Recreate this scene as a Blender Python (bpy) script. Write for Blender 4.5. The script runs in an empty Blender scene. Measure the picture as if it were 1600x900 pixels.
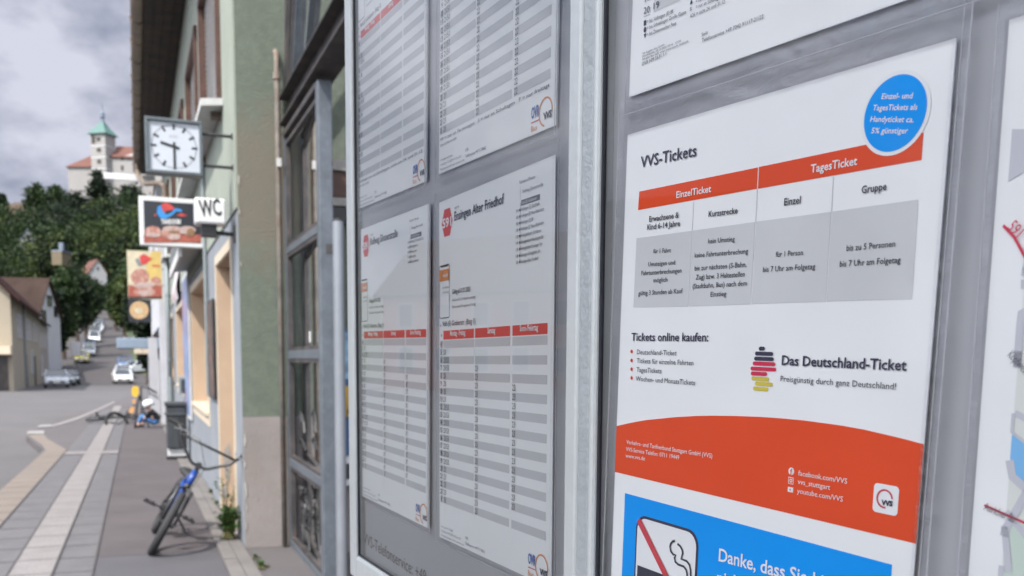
import bpy, bmesh, math, random
from math import sin, cos, pi, radians, atan2, sqrt
from mathutils import Vector, Matrix, Euler, noise

# ------------------------------------------------------------------ camera, sky, sun, exposure
SC = bpy.context.scene
COL = SC.collection
F_PX, PP_Y, PITCH, ROLL, EYE = 1425.046, 701.362, -0.09519, 0.00652, 1.4
_cp, _sp, _cr, _sr = cos(PITCH), sin(PITCH), cos(ROLL), sin(ROLL)
_r, _u, FW = Vector((1, 0, 0)), Vector((0, -_sp, _cp)), Vector((0, _cp, _sp))
RT = _cr * _r + _sr * _u
UP = -_sr * _r + _cr * _u
EYEP = Vector((0, 0, EYE))

cam = bpy.data.cameras.new('camera')
cam.sensor_width = 36.0
cam.lens = F_PX / 1600 * 36
cam.shift_y = (PP_Y - 450) / 1600
cam.clip_start, cam.clip_end = 0.02, 6000
cam.dof.use_dof = True
cam.dof.focus_distance = 0.53
cam.dof.aperture_fstop = 15.0
cam.dof.aperture_blades = 7
camo = bpy.data.objects.new('camera', cam)
m = Matrix((RT, UP, -FW)).transposed().to_4x4()
m.translation = EYEP
camo.matrix_world = m
COL.objects.link(camo)
SC.camera = camo

SUN_AZ, SUN_EL = radians(207.3), radians(53)
w = bpy.data.worlds.new('World')
SC.world = w
w.use_nodes = True
nt = w.node_tree
bg = nt.nodes['Background']
sky = nt.nodes.new('ShaderNodeTexSky')
sky.sky_type = 'NISHITA'
sky.sun_disc = False
sky.sun_elevation = SUN_EL
sky.sun_rotation = SUN_AZ
sky.air_density, sky.dust_density, sky.ozone_density = 1.0, 1.5, 1.5
tc = nt.nodes.new('ShaderNodeTexCoord')
mp = nt.nodes.new('ShaderNodeMapping')
mp.inputs['Scale'].default_value = (1.0, 1.0, 1.7)
mp.inputs['Location'].default_value = (0.37, 0.12, 0.31)
nt.links.new(tc.outputs['Generated'], mp.inputs['Vector'])
n1 = nt.nodes.new('ShaderNodeTexNoise')
n1.inputs['Scale'].default_value = 3.4
n1.inputs['Detail'].default_value = 7
n1.inputs['Roughness'].default_value = 0.52
n1.inputs['Distortion'].default_value = 0.15
n2 = nt.nodes.new('ShaderNodeTexNoise')
n2.inputs['Scale'].default_value = 6.0
n2.inputs['Detail'].default_value = 7
n2.inputs['Roughness'].default_value = 0.5
for n in (n1, n2):
    nt.links.new(mp.outputs['Vector'], n.inputs['Vector'])
cover = nt.nodes.new('ShaderNodeValToRGB')          # how thick the cloud is
cover.color_ramp.elements[0].position = 0.28
cover.color_ramp.elements[1].position = 0.46
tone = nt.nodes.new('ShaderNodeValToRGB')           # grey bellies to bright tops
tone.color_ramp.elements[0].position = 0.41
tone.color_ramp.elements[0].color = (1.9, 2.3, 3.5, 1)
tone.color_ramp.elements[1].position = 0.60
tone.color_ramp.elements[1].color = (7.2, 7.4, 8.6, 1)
mx = nt.nodes.new('ShaderNodeMix')
mx.data_type = 'RGBA'
nt.links.new(n1.outputs['Fac'], cover.inputs['Fac'])
nt.links.new(n2.outputs['Fac'], tone.inputs['Fac'])
nt.links.new(cover.outputs['Color'], mx.inputs['Factor'])
nt.links.new(sky.outputs['Color'], mx.inputs['A'])
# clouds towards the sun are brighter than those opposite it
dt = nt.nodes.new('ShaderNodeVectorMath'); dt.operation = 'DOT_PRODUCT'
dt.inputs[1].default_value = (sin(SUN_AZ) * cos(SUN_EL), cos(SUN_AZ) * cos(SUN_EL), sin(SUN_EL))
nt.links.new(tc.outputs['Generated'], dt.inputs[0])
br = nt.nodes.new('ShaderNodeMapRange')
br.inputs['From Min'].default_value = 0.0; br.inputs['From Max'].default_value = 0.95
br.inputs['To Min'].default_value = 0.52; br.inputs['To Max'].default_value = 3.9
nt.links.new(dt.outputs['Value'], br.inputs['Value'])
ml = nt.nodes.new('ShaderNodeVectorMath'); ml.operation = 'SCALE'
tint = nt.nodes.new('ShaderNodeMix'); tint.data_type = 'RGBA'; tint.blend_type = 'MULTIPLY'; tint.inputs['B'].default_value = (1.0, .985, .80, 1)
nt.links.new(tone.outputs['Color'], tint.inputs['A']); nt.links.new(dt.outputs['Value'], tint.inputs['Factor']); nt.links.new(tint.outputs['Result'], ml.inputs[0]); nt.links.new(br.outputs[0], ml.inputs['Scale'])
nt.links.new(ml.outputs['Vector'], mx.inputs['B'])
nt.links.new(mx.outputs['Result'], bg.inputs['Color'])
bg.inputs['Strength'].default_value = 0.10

sl = bpy.data.lights.new('sun', 'SUN')
sl.energy = 3.6
sl.angle = radians(0.8)
sl.color = (1.0, 0.95, 0.88)
so_ = bpy.data.objects.new('sun', sl)
SUND = Vector((sin(SUN_AZ) * cos(SUN_EL), cos(SUN_AZ) * cos(SUN_EL), sin(SUN_EL)))   # towards the sun
so_.rotation_euler = SUND.to_track_quat('Z', 'Y').to_euler()
so_.location = (-10, -20, 30)
COL.objects.link(so_)

SC.view_settings.view_transform = 'Standard'
SC.view_settings.look = 'None'
SC.view_settings.gamma = 1
SC.view_settings.use_curve_mapping = False
SC.view_settings.exposure = 0.86
SC.cycles.max_bounces = 8
SC.cycles.transparent_max_bounces = 16
SC.cycles.caustics_reflective = False
SC.cycles.caustics_refractive = False
SC.cycles.use_denoising = True
SC.cycles.use_adaptive_sampling = True
SC.cycles.adaptive_threshold = 0.004

# ------------------------------------------------------------------ geometry of the place
def ray(x, y):
    return ((x - 800) / F_PX) * RT - ((y - PP_Y) / F_PX) * UP + FW

def at(x, y, Y):
    d = ray(x, y)
    return EYEP + d * (Y / d.y)

def zt(Y):
    """height of the street: falls gently away from the station, then climbs the hill"""
    if Y < 92: return -0.012 * (Y - 6)
    z = -0.012 * 86
    if Y < 112:
        t = Y - 92
        return z - 0.012 * t + 0.5 * (0.112 / 20) * t * t
    z += -0.012 * 20 + 0.5 * 0.112 * 20
    if Y < 300: return z + 0.100 * (Y - 112)
    return z + 18.8 + 0.06 * (Y - 300)

def gnd(x, y):
    d = ray(x, y)
    t = (-EYE + 0.012 * 6) / (d.z + 0.012 * d.y)
    return EYEP + d * t

YF = 0.38965
KP = gnd(383, 856)                                  # foot of the building's street corner
EF = Vector((-sin(YF), cos(YF), 0))                 # along the facade, away
NF = Vector((-cos(YF), -sin(YF), 0))                # out of the facade, to the street
ZZ = Vector((0, 0, 1))

def S(s, o, z=0.0):
    return Vector((KP.x, KP.y, 0)) + EF * s + NF * o + ZZ * z

def Sg(s, o, dz=0.0):
    p = S(s, o); p.z = zt(p.y) + dz
    return p

def fac(x, y, o=0.0):
    """where the line of sight meets the plane parallel to the facade, o in front of it"""
    d = ray(x, y)
    t = ((KP + NF * o - EYEP).dot(NF)) / d.dot(NF)
    P = EYEP + d * t
    return (P - KP).dot(EF), P.z

# ------------------------------------------------------------------ materials
def mat(name, col, rough=0.6, var=0.10, scale=6.0, bump=0.0, bscale=60.0, metal=0.0, spec=0.5, stain=None, stain_amt=0.0, stain_scale=1.5, detail=6, trans=0.0, coat=0.0):
    m = bpy.data.materials.new(name)
    m.use_nodes = True
    t = m.node_tree
    b = t.nodes['Principled BSDF']
    b.inputs['Roughness'].default_value = rough
    b.inputs['Metallic'].default_value = metal
    b.inputs['Specular IOR Level'].default_value = spec
    b.inputs['Coat Weight'].default_value = coat
    co = t.nodes.new('ShaderNodeTexCoord')
    src = None
    if var > 0:
        n = t.nodes.new('ShaderNodeTexNoise')
        n.inputs['Scale'].default_value = scale
        n.inputs['Detail'].default_value = detail
        n.inputs['Roughness'].default_value = 0.62
        t.links.new(co.outputs['Object'], n.inputs['Vector'])
        r = t.nodes.new('ShaderNodeValToRGB')
        r.color_ramp.elements[0].position = 0.3
        r.color_ramp.elements[1].position = 0.7
        r.color_ramp.elements[0].color = (*[max(0, c * (1 - var)) for c in col], 1)
        r.color_ramp.elements[1].color = (*[min(1, c * (1 + var)) for c in col], 1)
        t.links.new(n.outputs['Fac'], r.inputs['Fac'])
        src = r.outputs['Color']
        if stain is not None:
            n3 = t.nodes.new('ShaderNodeTexNoise')
            n3.inputs['Scale'].default_value = stain_scale
            n3.inputs['Detail'].default_value = 8
            n3.inputs['Roughness'].default_value = 0.65
            t.links.new(co.outputs['Object'], n3.inputs['Vector'])
            r3 = t.nodes.new('ShaderNodeValToRGB')
            r3.color_ramp.elements[0].position = 0.50
            r3.color_ramp.elements[1].position = 0.72
            r3.color_ramp.elements[0].color = (0, 0, 0, 1)
            r3.color_ramp.elements[1].color = (stain_amt, stain_amt, stain_amt, 1)
            t.links.new(n3.outputs['Fac'], r3.inputs['Fac'])
            x = t.nodes.new('ShaderNodeMix'); x.data_type = 'RGBA'
            x.inputs['B'].default_value = (*stain, 1)
            t.links.new(src, x.inputs['A'])
            t.links.new(r3.outputs['Color'], x.inputs['Factor'])
            src = x.outputs['Result']
        t.links.new(src, b.inputs['Base Color'])
        rr = t.nodes.new('ShaderNodeMapRange')
        rr.inputs['To Min'].default_value = max(0.02, rough - 0.08)
        rr.inputs['To Max'].default_value = min(1, rough + 0.08)
        t.links.new(n.outputs['Fac'], rr.inputs['Value'])
        t.links.new(rr.outputs['Result'], b.inputs['Roughness'])
    else:
        b.inputs['Base Color'].default_value = (*col, 1)
    if bump > 0:
        nb = t.nodes.new('ShaderNodeTexNoise')
        nb.inputs['Scale'].default_value = bscale
        nb.inputs['Detail'].default_value = 4
        t.links.new(co.outputs['Object'], nb.inputs['Vector'])
        bp = t.nodes.new('ShaderNodeBump')
        bp.inputs['Strength'].default_value = bump
        bp.inputs['Distance'].default_value = 0.02
        t.links.new(nb.outputs['Fac'], bp.inputs['Height'])
        t.links.new(bp.outputs['Normal'], b.inputs['Normal'])
    if trans > 0:
        b.inputs['Transmission Weight'].default_value = trans
    return m

def ripple(m, strength=.22, scale=8.0):
    """gentle waviness of a hanging sheet, the same for paper and print"""
    t = m.node_tree; b = t.nodes['Principled BSDF']
    co = t.nodes.new('ShaderNodeTexCoord'); nb = t.nodes.new('ShaderNodeTexNoise')
    nb.inputs['Scale'].default_value = scale; nb.inputs['Detail'].default_value = 2
    t.links.new(co.outputs['Object'], nb.inputs['Vector'])
    bp = t.nodes.new('ShaderNodeBump'); bp.inputs['Strength'].default_value = strength; bp.inputs['Distance'].default_value = .05
    t.links.new(nb.outputs['Fac'], bp.inputs['Height']); t.links.new(bp.outputs['Normal'], b.inputs['Normal'])

def glass_mat(name, tint=(1, 1, 1), ior=1.45, rough=0.0, boost=0.0, dirt=0.0):
    """a clear pane: transparent, mirroring more at a flat angle"""
    m = bpy.data.materials.new(name)
    m.use_nodes = True
    t = m.node_tree
    t.nodes.remove(t.nodes['Principled BSDF'])
    out = t.nodes['Material Output']
    tr = t.nodes.new('ShaderNodeBsdfTransparent')
    tr.inputs['Color'].default_value = (*tint, 1)
    gl = t.nodes.new('ShaderNodeBsdfGlossy')
    gl.inputs['Roughness'].default_value = rough
    gl.inputs['Color'].default_value = (1, 1, 1, 1)
    fr = t.nodes.new('ShaderNodeFresnel')
    fr.inputs['IOR'].default_value = ior
    ma = t.nodes.new('ShaderNodeMath'); ma.operation = 'ADD'; ma.use_clamp = True
    ma.inputs[1].default_value = boost
    t.links.new(fr.outputs[0], ma.inputs[0])
    mx = t.nodes.new('ShaderNodeMixShader')
    t.links.new(ma.outputs[0], mx.inputs[0])
    t.links.new(tr.outputs[0], mx.inputs[1])
    t.links.new(gl.outputs[0], mx.inputs[2])
    last = mx
    if rough > .05:
        cw = t.nodes.new('ShaderNodeTexCoord'); wn = t.nodes.new('ShaderNodeTexNoise')
        mw = t.nodes.new('ShaderNodeMapping'); mw.inputs['Scale'].default_value = (1, 1, 3)
        wn.inputs['Scale'].default_value = 24; wn.inputs['Detail'].default_value = 4; wn.inputs['Distortion'].default_value = 1.2
        t.links.new(cw.outputs['Object'], mw.inputs['Vector']); t.links.new(mw.outputs[0], wn.inputs['Vector'])
        wb_ = t.nodes.new('ShaderNodeBump'); wb_.inputs['Strength'].default_value = .16; wb_.inputs['Distance'].default_value = .02
        t.links.new(wn.outputs['Fac'], wb_.inputs['Height'])
        t.links.new(wb_.outputs['Normal'], gl.inputs['Normal']); t.links.new(wb_.outputs['Normal'], fr.inputs['Normal'])
    if dirt > 0:
        co = t.nodes.new('ShaderNodeTexCoord')
        n = t.nodes.new('ShaderNodeTexNoise')
        n.inputs['Scale'].default_value = 5
        n.inputs['Detail'].default_value = 8
        t.links.new(co.outputs['Object'], n.inputs['Vector'])
        r = t.nodes.new('ShaderNodeMapRange')
        r.inputs['From Min'].default_value = 0.4
        r.inputs['From Max'].default_value = 0.75
        r.inputs['To Max'].default_value = dirt
        t.links.new(n.outputs['Fac'], r.inputs['Value'])
        df = t.nodes.new('ShaderNodeBsdfDiffuse')
        df.inputs['Color'].default_value = (.6, .6, .6, 1)
        m2 = t.nodes.new('ShaderNodeMixShader')
        t.links.new(r.outputs[0], m2.inputs[0])
        t.links.new(mx.outputs[0], m2.inputs[1])
        t.links.new(df.outputs[0], m2.inputs[2])
        last = m2
    t.links.new(last.outputs[0], out.inputs['Surface'])
    return m

# ------------------------------------------------------------------ mesh helper
def wmat(o):
    b = Matrix.LocRotScale(o.location, o.rotation_euler, o.scale)
    return (wmat(o.parent) @ o.matrix_parent_inverse @ b) if o.parent else b

def basis(d):
    d = Vector(d).normalized()
    a = Vector((0, 0, 1)) if abs(d.z) < 0.9 else Vector((1, 0, 0))
    x = d.cross(a).normalized()
    return x, d.cross(x).normalized()

class MB:
    def __init__(self): self.v, self.f, self.mi = [], [], []
    def add(self, vs, fs, mi=0):
        n = len(self.v)
        self.v += [tuple(p) for p in vs]
        self.f += [tuple(i + n for i in q) for q in fs]
        self.mi += [mi] * len(fs)
        return self
    def obox(self, o, a, b, c, mi=0):
        """box from a corner and its three edges"""
        o, a, b, c = Vector(o), Vector(a), Vector(b), Vector(c)
        if a.cross(b).dot(c) < 0: a, b = b, a
        vs = [o, o + a, o + a + b, o + b, o + c, o + a + c, o + a + b + c, o + b + c]
        return self.add(vs, [(3, 2, 1, 0), (4, 5, 6, 7), (0, 1, 5, 4), (1, 2, 6, 5), (2, 3, 7, 6), (3, 0, 4, 7)], mi)
    def box(self, lo, hi, mi=0):
        return self.obox(lo, (hi[0] - lo[0], 0, 0), (0, hi[1] - lo[1], 0), (0, 0, hi[2] - lo[2]), mi)
    def cbox(self, c, sx, sy, sz, mi=0):
        return self.box((c[0] - sx / 2, c[1] - sy / 2, c[2] - sz / 2), (c[0] + sx / 2, c[1] + sy / 2, c[2] + sz / 2), mi)
    def quad(self, *ps, mi=0): return self.add(ps, [tuple(range(len(ps)))], mi)
    def bar(self, p, q, w, h, up=(0, 0, 1), mi=0):
        p, q = Vector(p), Vector(q)
        d = (q - p); u = Vector(up); s = d.cross(u).normalized() * w
        uu = s.cross(d).normalized() * h
        return self.obox(p - s / 2 - uu / 2, d, s, uu, mi)
    def tube(self, pts, r, n=8, closed=False, cap=True, mi=0):
        pts = [Vector(p) for p in pts]; N = len(pts)
        rs = r if isinstance(r, (list, tuple)) else [r] * N
        vs, fs = [], []
        x = None
        for i, p in enumerate(pts):
            if closed: d = pts[(i + 1) % N] - pts[i - 1]
            else: d = pts[min(i + 1, N - 1)] - pts[max(i - 1, 0)]
            d.normalize()
            if x is None: x, _ = basis(d)
            x = (x - d * x.dot(d))
            if x.length < 1e-6: x, _ = basis(d)
            x.normalize(); y = d.cross(x)
            for k in range(n):
                a = 2 * pi * k / n
                vs.append(p + (x * cos(a) + y * sin(a)) * rs[i])
        for i in range(N if closed else N - 1):
            j = (i + 1) % N
            for k in range(n):
                l = (k + 1) % n
                fs.append((i * n + k, i * n + l, j * n + l, j * n + k))
        if cap and not closed:
            fs.append(tuple(range(n - 1, -1, -1))); fs.append(tuple(range((N - 1) * n, N * n)))
        return self.add(vs, fs, mi)
    def lathe(self, prof, M=None, n=16, mi=0):
        M = M or Matrix.Identity(4)
        vs, fs = [], []
        for r, z in prof:
            for k in range(n):
                a = 2 * pi * k / n
                vs.append(M @ Vector((r * cos(a), r * sin(a), z)))
        for i in range(len(prof) - 1):
            for k in range(n):
                l = (k + 1) % n
                fs.append((i * n + k, i * n + l, (i + 1) * n + l, (i + 1) * n + k))
        fs.append(tuple(range(n - 1, -1, -1))); fs.append(tuple(range((len(prof) - 1) * n, len(prof) * n)))
        return self.add(vs, fs, mi)
    def prism(self, pts, off, mi=0):
        """polygon (list of 3D points) extruded by the vector off"""
        pts = [Vector(p) for p in pts]; off = Vector(off); n = len(pts)
        nn = Vector((0, 0, 0))
        for i in range(n): nn += pts[i].cross(pts[(i + 1) % n])
        if nn.dot(off) < 0: pts = pts[::-1]
        vs = pts + [p + off for p in pts]
        fs = [tuple(range(n - 1, -1, -1)), tuple(range(n, 2 * n))] + [(i, (i + 1) % n, n + (i + 1) % n, n + i) for i in range(n)]
        return self.add(vs, fs, mi)
    def blob(self, c, rx, ry, rz, n=10, k=7, mi=0, M=None):
        vs, fs = [], []
        for i in range(k + 1):
            th = pi * i / k
            for j in range(n):
                a = 2 * pi * j / n
                p = Vector((rx * sin(th) * cos(a), ry * sin(th) * sin(a), rz * cos(th)))
                vs.append((M @ p if M else p) + Vector(c))
        for i in range(k):
            for j in range(n):
                l = (j + 1) % n
                fs.append((i * n + j, (i + 1) * n + j, (i + 1) * n + l, i * n + l))
        return self.add(vs, fs, mi)
    def build(self, name, mats, parent=None, smooth=False, bevel=0.0, loc=None, weld=False):
        me = bpy.data.meshes.new(name)
        vs = self.v
        if loc is not None:
            L = Vector(loc); vs = [tuple(Vector(p) - L) for p in vs]
        me.from_pydata(vs, [], self.f)
        if not isinstance(mats, (list, tuple)): mats = [mats]
        for q in mats: me.materials.append(q)
        if len(mats) > 1: me.polygons.foreach_set('material_index', self.mi)
        if smooth: me.polygons.foreach_set('use_smooth', [True] * len(me.polygons))
        me.update()
        o = bpy.data.objects.new(name, me)
        COL.objects.link(o)
        if loc is not None: o.location = loc
        if parent is not None:
            o.parent = parent
            o.matrix_parent_inverse = wmat(parent).inverted()
        if bevel > 0:
            bv = o.modifiers.new('edge', 'BEVEL'); bv.width = bevel; bv.segments = 2; bv.limit_method = 'ANGLE'
        return o

def tag(o, label=None, cat=None, group=None, kind=None):
    if label: o['label'] = label
    if cat: o['category'] = cat
    if group: o['group'] = group
    if kind: o['kind'] = kind
    return o

def thing(name, label, cat, loc=(0, 0, 0), group=None, rot=None):
    o = bpy.data.objects.new(name, None)
    o.empty_display_size = 0.1
    COL.objects.link(o)
    o.location = loc
    if rot: o.rotation_euler = rot
    return tag(o, label, cat, group)

def copy_tree(o, parent=None):
    c = o.copy(); COL.objects.link(c)
    if parent is not None: c.parent = parent
    for ch in list(o.children): copy_tree(ch, c)
    return c
# ------------------------------------------------------------------ palette
M = {}
M['asphalt'] = mat('asphalt', (0.086, 0.077, 0.080), .85, .14, 1.2, .25, 90, stain=(0.088, 0.080, 0.083), stain_amt=.45, stain_scale=.35)
M['road'] = mat('road_asphalt', (0.087, 0.082, 0.085), .85, .10, .5, .2, 60, stain=(0.121, 0.107, 0.113), stain_amt=.75, stain_scale=.12)
M['hillroad'] = mat('hill_road_asphalt', (0.050, 0.044, 0.045), .88, .10, .3, .1, 40)
M['patio'] = mat('dark_asphalt', (0.070, 0.060, 0.064), .82, .16, 1.6, .3, 110, stain=(0.083, 0.069, 0.072), stain_amt=.75, stain_scale=.8)
M['patch'] = mat('asphalt_patch', (0.065, 0.062, 0.070), .8, .1, 2, .25, 120)
M['paver'] = mat('grey_paver', (0.100, 0.095, 0.102), .8, .14, 5.0, .2, 70, stain=(0.110, 0.102, 0.110), stain_amt=.75, stain_scale=1.1)
M['tactile'] = mat('tactile_paver', (0.191, 0.175, 0.175), .75, .12, 4.0, .5, 45, stain=(0.182, 0.165, 0.165), stain_amt=.45, stain_scale=.9)
M['tan'] = mat('tan_kerb_stone', (0.160, 0.132, 0.113), .8, .12, 3.0, .2, 50, stain=(0.165, 0.138, 0.127), stain_amt=.75, stain_scale=.7)
M['stone'] = mat('edge_stone', (0.138, 0.126, 0.122), .85, .2, 4.0, .4, 50, stain=(0.110, 0.099, 0.094), stain_amt=.75, stain_scale=2)
M['whiteline'] = mat('road_paint', (0.237, 0.229, 0.225), .7, .15, 3)
M['earth'] = mat('hill_earth', (.05, .065, .03), .95, .3, .1)
M['grout'] = mat('joint_mortar', (.06, .056, .058), .9, .2, 8)

# ------------------------------------------------------------------ terrain: one sheet out to the horizon
def hill(X, Y):
    def sm(t):
        t = max(0, min(1, t)); return t * t * (3 - 2 * t)
    # ridge that carries the castle and the town wall
    ax, ay, bx, by = -300, 400, -120, 392
    t = max(0, min(1, ((X - ax) * (bx - ax) + (Y - ay) * (by - ay)) / ((bx - ax) ** 2 + (by - ay) ** 2)))
    d = sqrt((X - ax - t * (bx - ax)) ** 2 + (Y - ay - t * (by - ay)) ** 2)
    top = 36 + 8 * t
    return top * sm(1 - (d - 14) / 118)

def ground_z(X, Y):
    h = hill(X, Y)
    b = zt(min(Y, 300)) if Y > -60 else zt(-60)
    return b + max(0, h - 0.35 * max(0, b)) if h > 0 else b

g = MB()
xs = [-1500, -900, -600, -480] + [-420 + 12 * i for i in range(36)] + [30, 60, 120, 250, 500, 900, 1500]
ys = [-400, -150, -60, -20] + [0, 6, 20, 50, 80] + [92 + 4 * i for i in range(7)] + [130 + 10 * i for i in range(38)] + [560, 700, 1000, 1600, 2600, 4000]
vs = []
for y in ys:
    for x in xs:
        vs.append((x, y, ground_z(x, y) - 0.13))
nx = len(xs)
g.add(vs, [(j * nx + i, j * nx + i + 1, (j + 1) * nx + i + 1, (j + 1) * nx + i) for j in range(len(ys) - 1) for i in range(nx - 1)])
tag(g.build('ground', M['earth'], smooth=True), 'dark earth and undergrowth of the hillside around the town', kind='structure')

def refine(poly, step):
    out = []
    for i in range(len(poly)):
        a, b = poly[i], poly[(i + 1) % len(poly)]
        n = max(1, int((b - a).length / step))
        out += [a.lerp(b, k / n) for k in range(n)]
    return out

def strip_along(mb, a, b, o0, o1, dz, step=4.0, mi=0):
    """ribbon parallel to the facade between o0 and o1"""
    n = max(1, int(abs(b - a) / step))
    for k in range(n):
        s0, s1 = a + (b - a) * k / n, a + (b - a) * (k + 1) / n
        mb.quad(Sg(s0, o0, dz), Sg(s1, o0, dz), Sg(s1, o1, dz), Sg(s0, o1, dz), mi=mi)

# road: wide junction area on the valley floor, then the street up the hill
ROADZ = -0.12
def ribbon(cl, w, dz, n=60):
    mb = MB(); P = []
    for k in range(n + 1):
        t = k / n * (len(cl) - 1); i = min(int(t), len(cl) - 2); f_ = t - i
        c = Vector(cl[i]).lerp(Vector(cl[i + 1]), f_)
        d = (Vector(cl[i + 1]) - Vector(cl[i])).normalized(); nn = Vector((-d.y, d.x))
        ww = w if not isinstance(w, (list, tuple)) else w[i] + (w[i + 1] - w[i]) * f_
        P.append((c + nn * ww / 2, c - nn * ww / 2))
    for k in range(n):
        q = [P[k][0], P[k][1], P[k + 1][1], P[k + 1][0]]
        mb.quad(*[Vector((p.x, p.y, zt(p.y) + dz)) for p in q])
    return mb

r = MB()
for i in range(-3, 9):
    y0, y1 = i * 12.0, (i + 1) * 12.0
    if y1 > 92: y1 = 92.0
    if y0 >= 92: break
    pl = lambda y: -80 if y < 60 else -80 + (y - 60) * 0.6
    r.quad(Vector((pl(y0), y0, zt(y0) + ROADZ)), Vector((40, y0, zt(y0) + ROADZ)), Vector((40, y1, zt(y1) + ROADZ)), Vector((pl(y1), y1, zt(y1) + ROADZ)))
tag(r.build('road', M['road']), 'pale grey asphalt road on the valley floor', kind='structure')
HILLROAD = [(-38.5, 86), (-45.8, 100), (-52, 113), (-68, 150), (-92, 205), (-116, 262), (-126, 290)]
def road_x(Y):
    for (x0, y0), (x1, y1) in zip(HILLROAD, HILLROAD[1:]):
        if y0 <= Y <= y1: return x0 + (x1 - x0) * (Y - y0) / (y1 - y0)
    return HILLROAD[-1][0]
tag(ribbon(HILLROAD, [13, 12, 10.5, 9.5, 9, 8.5, 8], ROADZ + .006, 90).build('street', M['hillroad']), 'reddish grey street climbing straight up the hill between parked cars', kind='structure')

# pavement in front of the station: raised slab with a kerb
outline = [S(-16, 2.15), S(6, 2.17), S(9.9, 2.2)]
outline += [Vector((p.x, p.y, 0)) for p in (gnd(41, 681), gnd(45, 677), gnd(60, 667))]
outline += [Vector((p.x, p.y, 0)) for p in (gnd(110, 650), gnd(150, 638), gnd(178, 628))]
outline += [S(44, 1.2), S(44, -30), S(-16, -30)]
pv = MB()
top = [Vector((p.x, p.y, zt(p.y))) for p in outline]
pv.prism([p - ZZ * .16 for p in top], ZZ * .16)
tag(pv.build('pavement', M['asphalt']), 'grey pavement along the station with a low kerb', kind='structure')

def tri(mb, poly, dz):
    pts = [Vector((p.x, p.y, zt(p.y) + dz)) for p in poly]
    mb.add(pts, [tuple(range(len(pts)))])

# strips of paving, each sheet 4 mm above the one below
pp = MB(); strip_along(pp, -12, 27, 1.02, 1.82, .004)
o = pp.build('paving_strip', M['paver']); tag(o, 'mid grey paving stones either side of the light strip', kind='structure')
tp = MB(); strip_along(tp, -12, 30, 1.27, 1.52, .009)
tag(tp.build('tactile_strip', M['tactile']), 'pale ribbed guidance strip running along the pavement', kind='structure')
tm = MB(); tri(tm, [S(8.75, 1.03), S(8.75, 1.81), S(9.25, 1.81), S(9.25, 1.03)], .013)
tag(tm.build('crossing_strip', M['tactile']), 'short pale strip crossing the guidance strip', kind='structure')
kt = MB(); strip_along(kt, -12, 9.9, 1.825, 2.145, .005)
tag(kt.build('kerb', M['tan']), 'worn tan kerb stones beside the road', kind='structure')
k2 = MB(); tri(k2, [gnd(104, 703), gnd(92, 714), gnd(72, 706), gnd(66, 696), gnd(52, 686), gnd(42, 680), gnd(68, 678), gnd(74, 686)], .006)
tag(k2.build('kerb_corner', M['tan']), 'tan kerb stones curving out at the end of the bus bay', kind='structure')
for q in ([gnd(42, 679), gnd(69, 678.5), gnd(69, 673.5), gnd(44, 674.5)], [gnd(58, 668.5), gnd(80, 667.5), gnd(81, 664), gnd(62, 665)]):
    k3 = MB(); tri(k3, q, .014)
    tag(k3.build('road_marking', M['whiteline']), 'white block painted at the curved kerb', kind='structure')
k4 = MB(); pts = [gnd(80, 665), gnd(120, 652), gnd(150, 640), gnd(178, 627)]; pts2 = [gnd(82, 668), gnd(122, 656), gnd(152, 643), gnd(180, 629)]
for i in range(3): tri(k4, [pts[i], pts[i + 1], pts2[i + 1], pts2[i]], .010)
tag(k4.build('kerb_line', M['tactile']), 'pale kerb edge line sweeping towards the hill street', kind='structure')
dk = MB(); strip_along(dk, -.02, 24, .20, 1.015, .004)
tag(dk.build('footway', M['patio']), 'reddish dark asphalt footway by the wall', kind='structure')
dp = MB(); strip_along(dp, -9, -.03, .20, 1.015, .004)
tag(dp.build('asphalt_patch', M['patch']), 'bluish grey asphalt patch in the foreground', kind='structure')
# single stones along the foot of the wall, laid as one course
es = MB(); random.seed(5); s = -9.0
while s < 20:
    L = random.uniform(.55, .95)
    for o0, o1 in ((.012, .10), (.104, .195)):
        q = [Sg(s + .006, o0, .005), Sg(s + L - .006, o0, .005), Sg(s + L - .006, o1, .005), Sg(s + .006, o1, .005)]
        h_ = .012 + random.uniform(0, .006)
        es.prism(q, ZZ * h_)
    s += L
tag(es.build('edge_stones', M['stone']), 'weathered edge stones along the foot of the station wall', kind='structure')
# joints of the paving stones
jm = MB()
for k in range(-24, 50):
    s = k * .5
    for o0, o1 in ((1.03, 1.265), (1.525, 1.81)):
        jm.quad(Sg(s, o0, .0065), Sg(s + .012, o0, .0065), Sg(s + .012, o1, .0065), Sg(s, o1, .0065))
    jm.quad(Sg(s, 1.83, .0075), Sg(s + .014, 1.83, .0075), Sg(s + .014, 2.14, .0075), Sg(s, 2.14, .0075)) if s < 9.6 else None
    jm.quad(Sg(s, 1.275, .0115), Sg(s + .01, 1.275, .0115), Sg(s + .01, 1.515, .0115), Sg(s, 1.515, .0115))
strip_along(jm, -12, 27, 1.258, 1.270, .0125); strip_along(jm, -12, 27, 1.522, 1.534, .0125)
strip_along(jm, -12, 27, 1.016, 1.028, .0125); strip_along(jm, -12, 9.8, 1.818, 1.83, .0125)
tag(jm.build('paving_joints', M['grout']), 'dark joints between the paving stones', kind='structure')
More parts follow.
